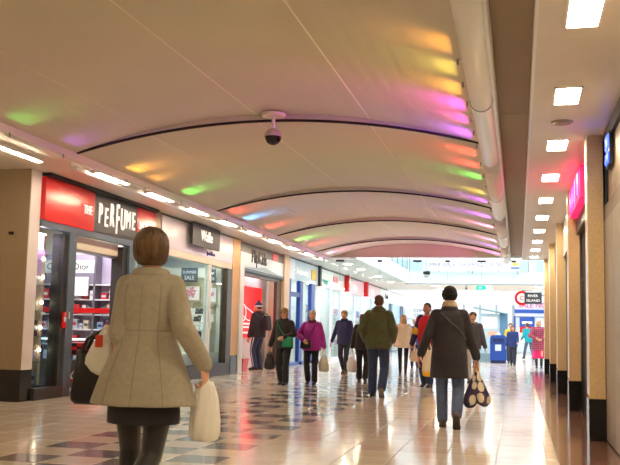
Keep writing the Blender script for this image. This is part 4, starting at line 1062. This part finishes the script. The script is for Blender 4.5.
# ================= foreground woman from behind
coatbeige = fabric('beige_coat_wool', (172, 164, 146), .07, 40, .25, 120)
coatseam = M('coat_seam', (150, 142, 124), .9)
hairbrown = M('brown_streaked_hair', (98, 72, 44), .42, var=.55, vscale=7, bump=.7, bscale=16, stretch=(5, 5, .45))
tights = M('black_tights', (26, 21, 23), .55, sheen=.4)
def b_fg(P, J, p, F, L, HY):
    def rip(a, z):
        k = max(0, (1.05 - z) / .35)
        return 1 + .035 * k * math.cos(7*a + .6) + .02 * k * math.cos(11*a)
    c = coat(P, J, L, coatbeige, [(.735, .285, .225), (.76, .280, .222), (.88, .245, .195), (.98, .205, .165), (1.06, .172, .142), (1.13, .156, .130), (1.22, .164, .136), (1.32, .172, .138), (1.38, .160, .122), (1.425, .118, .095), (1.46, .075, .072)], (.064, .060, .050), .99, rip=rip, vox=.010, sm=3, n=56)
    collar(P, L, coatbeige, 1.425, .098, .090, .045, r=.017)
    # seams: centre back, two princess seams, waist seam
    def on_coat(ang, secs=[(.74, .288, .228), (.88, .247, .197), (.98, .206, .166), (1.06, .173, .143), (1.13, .157, .131), (1.22, .165, .137), (1.32, .173, .139), (1.38, .160, .123)]):
        return [(rx*math.cos(ang)*rip(ang, z), L(z) + ry*math.sin(ang)*rip(ang, z), z) for z, rx, ry in secs]
    for a, n0 in ((-PI/2, 0), (-PI/2 - .62, 0), (-PI/2 + .62, 0)):
        pts = on_coat(a); MB().tube(pts[n0:], .0026, 6).build('back_seam', coatseam, P, True, True)
    pts = [(.157*math.cos(a), L(1.13) + .131*math.sin(a), 1.13) for a in [PI + PI*i/16 for i in range(17)]]
    MB().tube(pts, .0028, 6).build('waist_seam', coatseam, P, True, True)
    mb = MB(); mb.loft([(.635, .20, .150, 0, 0), (.70, .20, .15, 0, 0), (.85, .18, .14, 0, 0), (.95, .165, .125, 0, 0)], 28)
    blob('skirt', [(mb, .012, 2)], blackcloth, P)
    mb = MB()
    for k in 'LR': mb.cap(J[k+'hip'], J[k+'kn'], .090, .060, 14).cap(J[k+'kn'], J[k+'kn'].lerp(J[k+'an'], .35), .060, .062, 14).cap(J[k+'kn'].lerp(J[k+'an'], .35), J[k+'an'], .064, .040, 14)
    blob('tights', [(mb, .010, 3)], tights, P)
    shoes(P, J, leather)
    mb = MB()
    mb.loft([(1.486, .048, .05, 0, .018), (1.494, .072, .072, 0, .018), (1.515, .088, .090, 0, .016), (1.55, .097, .104, 0, .012), (1.59, .0995, .110, 0, .010), (1.63, .095, .107, 0, .010), (1.662, .080, .092, 0, .010), (1.686, .056, .066, 0, .012), (1.70, .022, .028, 0, .012)], 40,
            lambda a, z: 1 + .012*math.sin(17*a) + .010*math.sin(29*a + z*30))
    blob('hair', [(mb, .0065, 1)], hairbrown, P)
WX, WY = -1.965, 4.6
P, J, wp = person('woman with brown bob in a beige flared coat walking away in the foreground', WX, WY, .06, 1.70,
    dict(fl=(-.105, .10, 0, 0), fr=(.0, -.30, .11, .8), hipx=.112, shw=.132, hl=(-.17, .19, 1.06), hr=(.315, .04, .955), bl=(.12, -1, -.25), br=(.04, -1, 0), lean=.03, cr=1.05, cl=1.0, dr=(.12, .05, -1)), b_fg, True, vox=.011)
bagw = plastic('white_bag_plastic', (246, 244, 238))
g = wp(J['Rwr'] + Vector((.012, .01, -.075)))
carrier('carrier_bag', 'white plastic carrier bag in the right hand of the beige coat woman', g, .165, .12, .335, bagw, .2, seed=3, sack=True)
tote('tote_bag', 'large black tote bag on the arm of the beige coat woman', (-2.275, 4.72, .715), .34, .15, .30, leather, .15,
     [[(-.11, s*.04, .29), (-.08, s*.04, .36), (.02, s*.03, .42), (.09, s*.03, .38), (.12, s*.04, .29)] for s in (-1, 1)])
t = thing('paper_bag', 'crumpled white paper bag with red label held by the beige coat woman', 'bag', (-2.20, 4.55, .885), .2); ORG[t.name] = (0, 0, 0)
mb = MB(); rs = []
for z, w_, d_, cx in [(.0, .02, .02, .0), (.02, .045, .03, -.01), (.06, .066, .032, -.022), (.10, .066, .03, -.018), (.16, .055, .028, .0), (.22, .045, .022, .025), (.27, .035, .016, .045)]:
    rs.append([(cx + w_*math.cos(2*PI*i/16)*(1 + .08*math.sin(5*i)), d_*math.sin(2*PI*i/16)*(1 + .15*math.cos(7*i)), z) for i in range(16)])
mb.rings(rs).build('bag_body', M('white_paper', (228, 224, 214), .7, bump=.4, bscale=30), t)
MB().box(-.03, .008, -.040, -.026, .15, .215).build('label', M('label_red', (204, 60, 36), .5), t, False, True)

# ================= man in black coat, right of centre
polka = M('polka_fabric', (70, 54, 92), .6); nt = polka.node_tree
tc = nt.nodes.new('ShaderNodeTexCoord'); mp = nt.nodes.new('ShaderNodeMapping'); mp.inputs['Scale'].default_value = (9.5, 9.5, 7.0)
vo = nt.nodes.new('ShaderNodeTexVoronoi'); vo.inputs['Scale'].default_value = 1.0; vo.inputs['Randomness'].default_value = .45
rp = nt.nodes.new('ShaderNodeValToRGB'); rp.color_ramp.elements[0].position = .43; rp.color_ramp.elements[1].position = .47
rp.color_ramp.elements[0].color = lin((222, 212, 188)); rp.color_ramp.elements[1].color = lin((62, 48, 84))
nt.links.new(tc.outputs['Object'], mp.inputs[0]); nt.links.new(mp.outputs[0], vo.inputs['Vector']); nt.links.new(vo.outputs['Distance'], rp.inputs[0]); nt.links.new(rp.outputs[0], nt.nodes['Principled BSDF'].inputs['Base Color'])
def b_black(P, J, p, F, L, HY):
    coat(P, J, L, blackwool, [(.60, .235, .175), (.62, .235, .175), (.85, .222, .165), (1.0, .205, .155), (1.15, .198, .155), (1.30, .20, .15), (1.375, .185, .13), (1.42, .135, .10), (1.46, .08, .08)], (.072, .064, .055), .98, n=36)
    collar(P, L, blackwool, 1.43, .092, .085, .04, r=.024)
    collar(P, L, fabric('beige_knit_scarf', (196, 178, 150), .25, 50, .6, 60), 1.48, .074, .078, .06, 'scarf', .028)
    trousers(P, J, denim, 'jeans', 1.06, .97, .068); shoes(P, J, brownshoe, False, M('dark_sole', (74, 60, 48), .6))
    beanie(P, F, HY, fabric('black_knit', (32, 32, 36), .15, 60, .5, 90))
    MB().tube([(-.10, L(1.4) - .128, 1.40), (0, L(1.3) - .158, 1.30), (.12, L(1.18) - .140, 1.20), (.20, L(1.05) - .06, 1.08)], .007, 6).build('shoulder_strap', M('strap_grey', (92, 86, 84), .5), P, True, True)
P, J, wp = person('man in black coat and black beanie walking away with a spotted bag', -.83, 11.35, .03, 1.71,
    dict(fl=(-.085, .10, 0, 0), fr=(.10, -.24, .085, .8), hl=(-.345, -.02, .885), hr=(.33, .02, .855), bl=(-.05, -1, 0), br=(.05, -1, 0), cr=1.05, dr=(.05, .02, -1), lean=.03), b_black, False, skin=skin2_m)
g = wp(J['Rwr'] + Vector((.0, .01, -.095)))
t = thing('spotted_bag', 'purple carrier bag with large cream spots in the hand of the man in black', 'bag', tuple(g), .3); ORG[t.name] = (0, 0, 0)
mb = MB().cap((0, 0, -.10), (-.075, .02, -.44), .035, .092, 16).cap((0, 0, -.10), (.09, -.02, -.42), .035, .088, 16).cap((0, 0, -.12), (0, 0, -.30), .05, .10, 16)
blob('bag_body', [(mb, .012, 4)], polka, t)
for s_ in (-1, 1): MB().tube([(s_*.03, 0, -.10), (s_*.022, .01*s_, -.04), (0, .006*s_, 0)], .012, 8).build('handle', M('orange_handle', (236, 158, 40), .5), t, True)

# ================= man in green jacket
def b_green(P, J, p, F, L, HY):
    g = fabric('olive_jacket', (80, 84, 58), .12, 10, .5, 14)
    coat(P, J, L, g, [(.80, .20, .155), (.82, .215, .17), (.90, .222, .175), (1.05, .225, .175), (1.2, .222, .172), (1.32, .21, .155), (1.38, .19, .13), (1.43, .14, .105), (1.46, .08, .08)], (.086, .080, .060), .96, name='jacket', n=36)
    collar(P, L, g, 1.435, .10, .10, .05, 'hood', .036); collar(P, L, fabric('brown_fur', (104, 78, 54), .4, 60, .9, 80), 1.475, .078, .080, .04, 'fur_trim', .02)
    trousers(P, J, denimd, 'jeans', 1.10, .98, .078); shoes(P, J, M('dark_trainer', (52, 46, 44), .5), False, M('grey_sole', (130, 122, 110), .6))
    hair(P, F, HY, M('cropped_hair', (92, 70, 52), .7, var=.3, vscale=60), 'crop')
P, J, wp = person('man in olive green jacket and dark jeans walking away with hands in pockets', -2.44, 16.1, .0, 1.80,
    dict(fl=(-.10, .05, 0, 0), fr=(.10, -.22, .075, .75), hl=(-.23, .10, .94), hr=(.23, .10, .94), bl=(-.5, -1, 0), br=(.5, -1, 0), cl=1.0, cr=1.0, nl=(1, 0, 0)), b_green, False, skin=skin2_m)

# ================= two women arm in arm
glasses_m = M('dark_glasses', (30, 28, 30), .2)
def b_bw(P, J, p, F, L, HY):
    k = fabric('black_short_coat', (52, 48, 50), .1, 15)
    coat(P, J, L, k, [(.80, .215, .16), (.82, .22, .165), (.95, .21, .16), (1.1, .195, .15), (1.25, .20, .15), (1.36, .195, .13), (1.42, .13, .10), (1.45, .08, .08)], (.074, .064, .054), .95, n=32)
    collar(P, L, k, 1.44, .088, .085, .05, r=.024)
    trousers(P, J, blackcloth, 'trousers', 1.02, .98, .075); shoes(P, J, leather)
    hair(P, F, HY, M('dark_blonde_hair', (158, 122, 78), .45, var=.3, vscale=12, stretch=(4, 4, .5)), 'bob')
    for s in (-1, 1): MB().cap(F(s*.033, .093, .0), F(s*.033, .098, .0), .016, .015, 12, False).build('lens', glasses_m, P, False, True)
    MB().tube([F(-.055, .09, .008), F(0, .10, .008), F(.055, .09, .008)], .004, 6).build('glasses_bridge', glasses_m, P, True, True)
P, J, wp = person('woman in black coat and glasses with a green crossbody bag', -4.83, 18.6, PI - .08, 1.60,
    dict(fl=(-.09, .10, 0, 0), fr=(.09, -.10, .03, .35), hr=(.33, .02, .84), hl=(-.09, .26, 1.06), br=(.08, -1, 0), bl=(-1, -.6, -.2), cr=1.05, dr=(.05, 0, -1), cl=.6, nl=(0, -1, 0)), b_bw)
g = wp(J['Rwr'] + Vector((.0, .0, -.09)))
carrier('carrier_bag', 'black carrier bag held low by the woman in black coat', g, .22, .14, .42, M('black_plastic', (40, 38, 42), .3, bump=.5, bscale=20), .4, seed=5)
greenb = M('emerald_leather', (0, 132, 84), .4)
b0 = wp((-.17, .24, .84))
t = tote('crossbody_bag', 'emerald green crossbody bag worn by the woman in black coat', b0, .24, .09, .22, greenb, PI - .1, [], .9)
def strap_world(t, wpf, pts, r, mat):
    inv = (Matrix.Translation(t.location) @ Matrix.Rotation(t.rotation_euler[2], 4, 'Z')).inverted()
    MB().tube([tuple(inv @ wpf(q)) for q in pts], r, 6).build('strap', mat, t, True)
strap_world(t, wp, [(.15, .02, 1.46), (.13, .10, 1.42), (.11, .15, 1.36), (.05, .175, 1.25), (-.03, .185, 1.15), (-.10, .21, 1.07), (-.15, .235, 1.05)], .011, greenb)
def b_pu(P, J, p, F, L, HY):
    k = fabric('purple_jacket', (168, 52, 152), .1, 12, .35, 22)
    coat(P, J, L, k, [(.78, .215, .165), (.80, .225, .172), (.95, .22, .172), (1.1, .21, .165), (1.25, .208, .16), (1.36, .195, .135), (1.42, .13, .10), (1.45, .08, .08)], (.078, .07, .058), .95, name='jacket', n=32)
    collar(P, L, fabric('maroon_scarf', (86, 28, 62), .2), 1.45, .085, .085, .05, 'scarf', .026)
    trousers(P, J, blackcloth, 'trousers', 1.02, .98, .072); shoes(P, J, leather)
    hair(P, F, HY, M('grey_hair', (196, 190, 182), .5, var=.15, vscale=30), 'short')
P, J, wp = person('elderly woman with grey hair in a bright purple jacket', -4.34, 19.1, PI + .05, 1.57,
    dict(fl=(-.09, .06, 0, 0), fr=(.09, -.08, .02, .25), hr=(.16, .24, 1.02), hl=(-.30, .02, .86), br=(1, -.6, -.2), bl=(-.08, -1, 0), cl=1.05, dl=(-.03, 0, -1), cr=.7, nr=(0, -1, 0)), b_pu)
g = wp(J['Lwr'] + Vector((0, .0, -.09)))
carrier('carrier_bag', 'white and green plastic bag held by the woman in purple', g, .22, .15, .44, plastic('pale_green_plastic', (224, 226, 206)), .2, seed=11)
b0 = wp((.10, .24, .82))
t = tote('handbag', 'small black handbag across the front of the purple jacket', b0, .24, .09, .20, leather, PI, [], .85)
strap_world(t, wp, [(-.14, .03, 1.46), (-.12, .12, 1.41), (-.08, .17, 1.32), (-.02, .19, 1.2), (.05, .205, 1.1), (.10, .235, 1.03)], .009, leather)

# ================= woman in navy walking toward the camera
def b_na(P, J, p, F, L, HY):
    k = fabric('navy_jacket', (52, 56, 98), .1, 12, .3, 25)
    coat(P, J, L, k, [(.80, .20, .15), (.82, .205, .155), (.95, .20, .15), (1.1, .19, .145), (1.25, .195, .145), (1.36, .19, .125), (1.42, .13, .10), (1.45, .08, .08)], (.072, .062, .052), .95, name='jacket', n=28)
    collar(P, L, k, 1.445, .085, .085, .05, r=.026)
    trousers(P, J, fabric('slate_trousers', (48, 56, 72)), 'trousers', .95, .98, .055); shoes(P, J, brownshoe)
    hair(P, F, HY, M('auburn_hair', (128, 88, 60), .5, var=.3, vscale=20), 'short')
person('woman in navy jacket and slim trousers walking toward the camera', -4.6, 24.2, PI - .1, 1.70, dict(fl=(-.07, .02, 0, 0), fr=(.06, -.16, .04, .45), hl=(-.30, .10, .86), hr=(.34, .04, .87), br=(.1, -1, 0)), b_na, skin=skin2_m, vox=.016)

# ================= dark-clad person partly behind the green jacket
def b_dk(P, J, p, F, L, HY):
    k = fabric('dark_brown_jacket', (48, 44, 44))
    coat(P, J, L, k, [(.80, .21, .16), (.95, .21, .16), (1.1, .20, .15), (1.25, .20, .15), (1.36, .19, .13), (1.42, .13, .10), (1.45, .08, .08)], (.076, .066, .056), .95, name='jacket')
    trousers(P, J, blackcloth, 'trousers', 1.05, .98, .08); shoes(P, J, leather); hair(P, F, HY, hairbrown, 'bob')
P, J, wp = person('person in dark jacket and black trousers mostly hidden behind the green jacket man', -3.55, 21.0, 0, 1.55, dict(fl=(-.09, .06, 0, 0), fr=(.09, -.1, .02, .3), hl=(-.28, .0, .84), cl=1.05, dl=(0, 0, -1)), b_dk, False, vox=.016)
carrier('carrier_bag', 'white plastic bag carried left of the green jacket man', wp(J['Lwr'] + Vector((0, 0, -.09))), .24, .15, .50, bagw, 0, seed=21)

# ================= woman in cream coat
def b_cr(P, J, p, F, L, HY):
    k = fabric('cream_coat', (226, 212, 190), .06, 15)
    coat(P, J, L, k, [(.74, .235, .18), (.76, .235, .18), (.95, .21, .16), (1.1, .19, .15), (1.25, .195, .15), (1.36, .19, .13), (1.42, .13, .10), (1.45, .08, .08)], (.074, .064, .054), .95)
    mb = MB()
    for kk in 'LR': mb.cap(J[kk+'hip'], J[kk+'kn'], .088, .062, 12).cap(J[kk+'kn'], J[kk+'an'], .062, .045, 12)
    blob('leggings', [(mb, .014, 3)], blackcloth, P); shoes(P, J, leather, True)
    hair(P, F, HY, M('blonde_hair', (196, 156, 112), .45, var=.25, vscale=14, stretch=(4, 4, .5)), 'long')
P, J, wp = person('woman with long blonde hair in a cream coat and black boots', -3.2, 25.9, .15, 1.64, dict(fl=(-.08, .08, 0, 0), fr=(.07, -.1, .02, .3), hr=(.33, .0, .86), cr=1.05, dr=(0, 0, -1)), b_cr, False, vox=.016)
carrier('carrier_bag', 'pale beige bag in the hand of the cream coat woman', wp(J['Rwr'] + Vector((.02, 0, -.09))), .34, .16, .42, M('beige_bag', (220, 196, 172), .6), 0, seed=31)

# ================= man in red, yellow and navy jacket
def b_rd(P, J, p, F, L, HY):
    k = fabric('red_jacket', (196, 30, 48), .06)
    coat(P, J, L, k, [(.84, .205, .155), (.95, .21, .16), (1.1, .205, .155), (1.25, .21, .155), (1.36, .20, .13), (1.42, .13, .10), (1.45, .08, .08)], (.074, .06, .05), .6, name='jacket', n=32)
    nv = fabric('navy_sleeve', (40, 44, 78)); yl_ = fabric('yellow_band', (226, 172, 52))
    for kk in 'LR':
        s = -1 if kk == 'L' else 1
        mb = MB(); mb.cap(J[kk+'sh'] + Vector((-s*.03, 0, .015)), J[kk+'el'], .082, .070, 12).cap(J[kk+'el'], J[kk+'el'].lerp(J[kk+'wr'], .95), .070, .056, 12); blob('sleeve', [(mb, .014, 2)], nv, P)
        a = J[kk+'el'].lerp(J[kk+'sh'], .22); b = J[kk+'el'].lerp(J[kk+'sh'], -.02); MB().cap(a, b, .082, .080, 14).build('sleeve_band', yl_, P, True, True)
    trousers(P, J, denimd, 'jeans', 1.05, .98, .07); shoes(P, J, M('dark_trainer', (52, 46, 44), .5)); hair(P, F, HY, M('dark_brown_hair', (52, 38, 30), .5, var=.3, vscale=40), 'crop')
P, J, wp = person('man in red jacket with navy sleeves and yellow bands facing the camera', -1.9, 19.6, PI - .25, 1.79, dict(fl=(-.09, .08, 0, 0), fr=(.09, -.06, .02, .2), hr=(.31, .10, .84), hl=(-.22, .20, .90), cl=1.05, dl=(0, .1, -1)), b_rd, skin=skin2_m, vox=.015)
t = carrier('carrier_bag', 'long cream bag with yellow base held by the red jacket man', wp((-.14, .28, .92)), .30, .16, .72, M('cream_bag', (224, 214, 188), .6), .2, seed=41)
MB().loft([(-.735, .06, .035, 0, 0), (-.72, .125, .065, 0, 0), (-.66, .148, .082, 0, 0), (-.62, .15, .083, 0, 0)], 24).build('yellow_base', M('yellow_print', (236, 190, 50), .4), t, True)

# ================= man with bobble hat at the red poster
def b_bo(P, J, p, F, L, HY):
    k = fabric('black_puffer', (50, 50, 56), .1, 10, .6, 10)
    coat(P, J, L, k, [(.82, .20, .16), (.84, .215, .175), (.95, .22, .18), (1.1, .22, .18), (1.25, .22, .17), (1.36, .20, .14), (1.42, .14, .11), (1.46, .09, .09)], (.088, .078, .060), .95, name='jacket')
    collar(P, L, fabric('brown_fur', (104, 78, 54), .4, 60, .9, 80), 1.45, .10, .10, .05, 'fur_trim', .03)
    trousers(P, J, denimd, 'trousers', 1.05, .98, .07); shoes(P, J, M('dark_trainer', (52, 46, 44), .5))
    for kk, s in (('L', -1), ('R', 1)):
        MB().tube([J[kk+'hip'] + Vector((s*.098, 0, -.05)), J[kk+'kn'] + Vector((s*.076, 0, 0)), J[kk+'an'] + Vector((s*.068, 0, .02))], .012, 6).build('leg_stripe', whitegloss, P, True, True)
    navyk = fabric('navy_knit', (44, 52, 84), .2, 50); beanie(P, F, HY, navyk, M('pompom_dark', (40, 42, 60), .9), fabric('grey_knit', (196, 198, 206), .2, 50))
P, J, wp = person('man in bobble hat and black jacket looking into the red poster shop', -7.26, 25.0, 1.25, 1.90, dict(hr=(.24, .10, .84), hl=(-.24, .12, .84), hy=.2), b_bo, True, vox=.016)
b0 = wp((0, -.26, 1.0))
t = tote('backpack', 'black backpack on the back of the man in the bobble hat', b0, .32, .17, .42, M('black_nylon', (30, 30, 34), .6), 1.25, [], .85)
strap_world(t, wp, [(-.11, -.20, 1.40), (-.12, -.05, 1.48), (-.13, .10, 1.42), (-.14, .16, 1.25), (-.17, .05, 1.08), (-.14, -.2, 1.04)], .014, black_m); strap_world(t, wp, [(.11, -.20, 1.40), (.12, -.05, 1.48), (.13, .10, 1.42), (.14, .16, 1.25), (.17, .05, 1.08), (.14, -.2, 1.04)], .014, black_m)
P, J, wp = person('dark-dressed person half hidden behind the golden column at the poster shop', -7.40, 22.98, 0.9, 1.66, dict(hr=(.24, .14, .86)), b_dk, False, vox=.016)

# ================= small far figures
def simple(colr, bottoms, hairm, style='short', cs=None, boots=False, nm='jacket'):
    def b(P, J, p, F, L, HY):
        coat(P, J, L, colr, cs or [(.80, .20, .155), (.95, .205, .155), (1.1, .195, .15), (1.25, .20, .15), (1.36, .19, .13), (1.42, .13, .10), (1.45, .08, .08)], (.076, .066, .056), .94, name=nm, vox=.018, n=20)
        trousers(P, J, bottoms, 'trousers', .98, .98, .06); shoes(P, J, leather, boots); hair(P, F, HY, hairm, style)
    return b
plaid = M('pink_plaid', (196, 60, 96), .85); nt = plaid.node_tree
tc = nt.nodes.new('ShaderNodeTexCoord'); w1 = nt.nodes.new('ShaderNodeTexWave'); w2 = nt.nodes.new('ShaderNodeTexWave')
w1.bands_direction = 'X'; w2.bands_direction = 'Z'; w1.inputs['Scale'].default_value = 4.6; w2.inputs['Scale'].default_value = 4.6
for wv in (w1, w2): nt.links.new(tc.outputs['Object'], wv.inputs[0])
ad = nt.nodes.new('ShaderNodeMath'); ad.operation = 'ADD'; nt.links.new(w1.outputs['Fac'], ad.inputs[0]); nt.links.new(w2.outputs['Fac'], ad.inputs[1])
rp = nt.nodes.new('ShaderNodeValToRGB'); rp.color_ramp.elements[0].color = lin((96, 20, 40)); rp.color_ramp.elements[0].position = .3; rp.color_ramp.elements[1].color = lin((214, 110, 136)); rp.color_ramp.elements[1].position = .95
ml = nt.nodes.new('ShaderNodeMath'); ml.operation = 'MULTIPLY'; ml.inputs[1].default_value = .55
nt.links.new(ad.outputs[0], ml.inputs[0]); nt.links.new(ml.outputs[0], rp.inputs[0]); nt.links.new(rp.outputs[0], nt.nodes['Principled BSDF'].inputs['Base Color'])
brownh = M('mid_brown_hair', (96, 70, 52), .5, var=.3, vscale=30)
def b_pl(P, J, p, F, L, HY):
    coat(P, J, L, plaid, [(.62, .25, .19), (.64, .25, .19), (.85, .235, .18), (1.05, .21, .165), (1.25, .21, .16), (1.36, .20, .14), (1.42, .14, .11), (1.46, .08, .08)], (.085, .074, .06), .95, vox=.017)
    mb = MB(); mb.loft([(.34, .225, .19, 0, 0), (.36, .23, .19, 0, 0), (.60, .20, .16, 0, 0), (.8, .17, .14, 0, 0)], 24, lambda a, z: 1 + .03*math.cos(8*a)); blob('skirt', [(mb, .016, 2)], fabric('hot_pink_skirt', (226, 44, 110)), P)
    shoes(P, J, leather, True); hair(P, F, HY, M('pale_hair', (214, 190, 168), .5), 'bob')
person('woman in pink plaid coat and hot pink skirt under the black sign', .72, 33.3, PI, 1.70, dict(fl=(-.08, .08, 0, 0), fr=(.08, -.06, 0, 0), hr=(.12, .26, 1.05), hl=(-.12, .26, 1.03), br=(1, -.5, 0), bl=(-1, -.5, 0)), b_pl, vox=.017)
person('young woman in blue jacket walking beside the blue litter bin', -.19, 34.6, PI, 1.50, dict(fl=(-.07, .12, 0, 0), fr=(.07, -.12, .03, .4), hr=(.27, .05, .85), hl=(-.2, .2, 1.0)), simple(fabric('royal_jacket', (44, 62, 120)), fabric('charcoal_leggings', (50, 52, 62)), brownh, 'long'), vox=.017)
person('person in yellow top behind the young woman in blue', -.30, 38.5, PI, 1.62, dict(), simple(fabric('yellow_top', (220, 190, 50)), denimd, brownh, 'short'), vox=.018)
person('person in teal jacket striding away in front of the far poster', .50, 44.0, .5, 1.72, dict(fl=(-.09, .32, 0, 0), fr=(.09, -.34, .10, .7), lean=.16, hl=(-.25, .25, .95), hr=(.27, -.1, .95)), simple(fabric('teal_jacket', (30, 158, 172)), denim, brownh, 'short'), False, vox=.018)
person('person in grey green coat standing left of the kiosk', -1.62, 36.4, .2, 1.62, dict(), simple(fabric('grey_green_coat', (104, 124, 112)), fabric('grey_trousers', (112, 120, 124)), brownh, 'short', [(.6, .21, .16), (.95, .205, .155), (1.1, .195, .15), (1.25, .20, .15), (1.36, .19, .13), (1.42, .13, .10), (1.45, .08, .08)], nm='coat'), False, vox=.018)
person('person in grey jacket mostly hidden right of the man in black coat', -1.05, 22.0, PI, 1.66, dict(hl=(-.3, .05, .85)), simple(fabric('mid_grey_jacket', (88, 86, 96)), fabric('pale_trousers', (190, 190, 194)), brownh, 'short'), True, vox=.017)
person('person in bright blue jacket behind the cream coat woman', -3.35, 30.2, .1, 1.62, dict(), simple(fabric('bright_blue_jacket', (64, 104, 176)), denimd, M('grey_hair', (196, 190, 182), .5, var=.15, vscale=30), 'short'), False, vox=.018)

# ================================================================== finish: turn fused skins and lettering into plain meshes
dg = bpy.context.evaluated_depsgraph_get()
import numpy as np
for o, tmp in BLOBS:
    vs = []; fs = []; off = 0
    for t in tmp:
        ev = t.evaluated_get(dg); me = ev.to_mesh()
        n = len(me.vertices); a = np.empty(n*3, dtype=np.float32); me.vertices.foreach_get('co', a); vs.append(a.reshape(-1, 3))
        fs += [tuple(v + off for v in p.vertices) for p in me.polygons]; off += n
        ev.to_mesh_clear()
    me = o.data
    me.from_pydata(np.concatenate(vs).tolist(), [], fs); me.update()
    me.polygons.foreach_set('use_smooth', [True] * len(me.polygons))
    for t in tmp:
        td = t.data; bpy.data.objects.remove(t); bpy.data.meshes.remove(td)
dg = bpy.context.evaluated_depsgraph_get()
for o in TXT:
    me = bpy.data.meshes.new_from_object(o.evaluated_get(dg)); n = bpy.data.objects.new('lettering', me); COL.objects.link(n)
    nm = o.name; n.parent = o.parent; n.location = o.location; n.rotation_euler = o.rotation_euler; n.scale = o.scale
    bpy.data.objects.remove(o); n.name = nm
